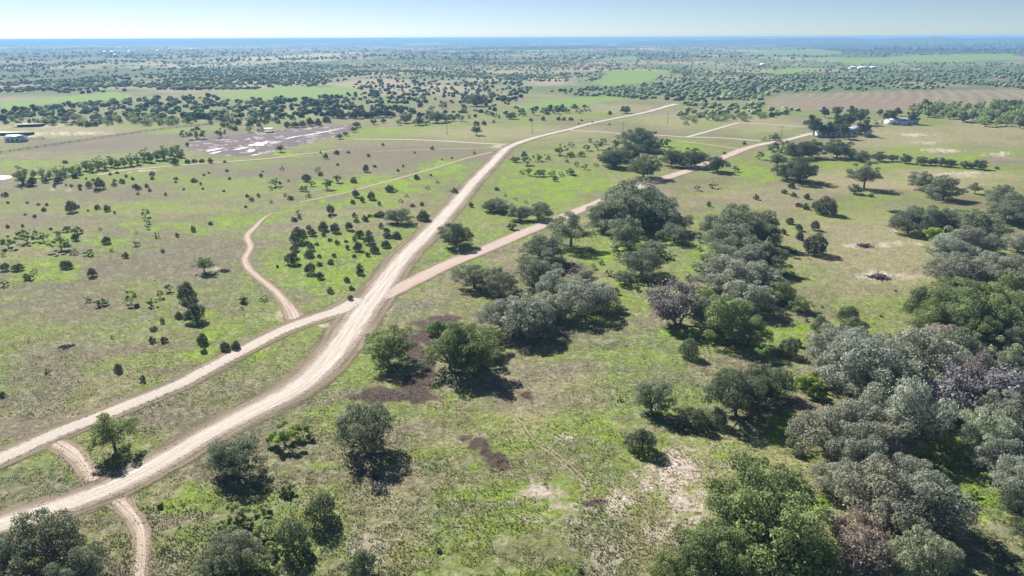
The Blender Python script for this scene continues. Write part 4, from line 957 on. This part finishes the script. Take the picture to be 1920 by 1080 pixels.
house('metal_barn', 1688, 236, 24, 10, 3.4, 1.8, 3, M_WHITE, M_TINROOF, 'long bluish-white metal barn past the ranch house', 'barn', win=5, wing=(-2, 6, 2.5))
house('metal_shed', 30, 261, 12, 8, 3.4, 1.2, -3, M_WHITE, M_TINROOF, 'pale blue metal shed in the bare yard beyond the pond', 'shed', win=3)
def open_shed(px, py, L, D, h, rz, label):
    root = link('open_shed', None, None, place(px, py)); root.rotation_euler.z = math.radians(rz); tag(root, label, 'shed')
    m = MB(); m.box(-L/2, L/2, -D/2, D/2, h, h + .15); m.build('roof', M_CONC, root)
    m = MB(); m.box(-L/2 + .2, L/2 - .2, D/2 - .3, D/2 - .1, -.5, h); m.build('wall', M_STEEL, root)
    for k in range(7):
        m = MB(); xx = -L/2 + .4 + (L - .8) * k / 6; m.box(xx - .1, xx + .1, -D/2 + .1, -D/2 + .3, -.5, h); m.build('post', M_STEEL, root)
open_shed(22, 249, 30, 9, 1.9, -3, 'long low open-fronted shed with white roof behind the metal shed')
open_shed(53, 233, 22, 9, 1.9, 10, 'white-roofed open shed where the bare yard meets scrub')
# round livestock pen
root = link('livestock_pen', None, None, place(66, 258)); tag(root, 'round pipe livestock pen next to the metal shed', 'pen')
Rp = 5.5
for z in (.5, 1.0, 1.5):
    m = MB(); m.tube([(Rp*math.cos(a), Rp*math.sin(a), z) for a in np.linspace(0, 2*math.pi, 33)], [.06]*33, 5); m.build('rail', M_STEEL, root)
for k in range(14):
    a = 2*math.pi*k/14; m = MB(); m.tube([(Rp*math.cos(a), Rp*math.sin(a), -.4), (Rp*math.cos(a), Rp*math.sin(a), 1.7)], [.08, .08], 6); m.build('post', M_STEEL, root)
# fishing dock stranded on the mud
root = link('stranded_dock', None, None, place(504, 247)); tag(root, 'small white-roofed dock stranded on the pond mud', 'dock'); root.rotation_euler.z = .5
m = MB(); m.box(-3, 3, -2, 2, .5, .7); m.build('deck', M_CONC, root)
m = MB(); m.gable(-3, 3, -2, 2, 2.6, 3.4); m.build('roof', M_WHITE, root)
for sx in (-2.8, 2.8):
    for sy in (-1.8, 1.8):
        m = MB(); m.box(sx - .1, sx + .1, sy - .1, sy + .1, -.3, 2.6); m.build('post', M_WHITE, root)
# utility poles beside the roads
for (px, py, lab) in [(838,252,'utility pole in the dry grass before the junction'), (997,252,'utility pole next to the bend of the gravel road'), (1251,234,'utility pole on the rise beyond the gravel lane'), (1167,254,'utility pole beside the gravel lane near the tall oaks'), (1463,263,'utility pole at the ranch entrance lane')]:
    root = link('utility_pole', None, None, place(px, py)); tag(root, lab, 'utility pole', 'utility poles by the lanes')
    m = MB(); m.tube([(0, 0, -1), (0, 0, 9.2)], [.19, .13], 8); m.build('pole', M_POLE, root)
    m = MB(); m.box(-1.2, 1.2, -.06, .06, 8.5, 8.66); m.build('crossarm', M_POLE, root)
    for sx in (-1.05, 0.25, 1.05):
        m = MB(); m.tube([(sx, 0, 8.66), (sx, 0, 8.86)], [.06, .04], 6); m.build('insulator', M_GREYROOF, root)
# long dark fence across the pasture
root = link('pipe_fence', None, None, place(-60, 292)); tag(root, 'long dark pipe fence running across the hay pasture beyond the pond', 'fence')
fp = [(-60,292),(0,284),(130,265),(260,247),(330,238),(400,232)]
P = [np.array(place(*p)) for p in fp]; L0 = np.array(root.location)
for z in (.35, .75, 1.15, 1.5):
    m = MB(); m.tube([tuple(p - L0 + (0, 0, z)) for p in P], [.06] * len(P), 5); m.build('rail', M_STEEL, root)
pm = MB(); pm.box(-.12, .12, -.12, .12, -.5, 1.65); pme = pm.mesh('post', M_STEEL)
for a, b in zip(P[:-1], P[1:]):
    nseg = max(1, int(np.linalg.norm(b - a) / 6))
    for k in range(nseg): link('post', pme, root, tuple(a + (b - a) * k / nseg - L0))
# far farm buildings
FAR = [(102,90,22),(88,88,14),(196,98,14),(211,96,26),(224,87,16),(242,95,16),(216,104,14),(296,95,13),(319,89,17),(360,90,18),(386,86,14),(430,82,18),(755,81,18),(1058,118,22),(1092,114,26),(1118,112,20),(1140,104,18),(1010,103,22),(1150,103,16),(1430,124,14),(1598,132,16),(1616,133,20),(1636,131,14),(1270,106,16),(1900,86,18),(1790,85,18),(1820,84,16)]
for k, (px, py, L) in enumerate(FAR):
    near_ranch = 1000 <= px <= 1280
    house('farm_building', px, py, L * (1 if py > 100 else 1.3), L * .5, 4.2, 2.4, (k * 37) % 50 - 25, M_WHITE, M_GREYROOF if near_ranch else M_WHITE,
          'grey-roofed farm building in the distant hamlet' if near_ranch else 'small white farm building far out towards the hazy horizon', 'building', win=0,
          group='hamlet buildings' if near_ranch else 'far white farm buildings')

# ------------------------------------------------------------------ haze: one closed box of thin air round everything
hb = MB(); hb.box(-46000, 46000, -46000, 46000, -60, 75)
hm = bpy.data.materials.new('haze'); hm.use_nodes = True; hn = hm.node_tree.nodes; hn.clear()
ho = hn.new('ShaderNodeOutputMaterial'); pv = hn.new('ShaderNodeVolumePrincipled')
pv.inputs['Color'].default_value = (.34, .64, 1.0, 1); pv.inputs['Density'].default_value = 0.00016; pv.inputs['Anisotropy'].default_value = 0.1
hm.node_tree.links.new(pv.outputs['Volume'], ho.inputs['Volume'])
o = hb.build('haze', hm); o['kind'] = 'stuff'; tag(o, 'pale blue haze over the far country', 'haze')
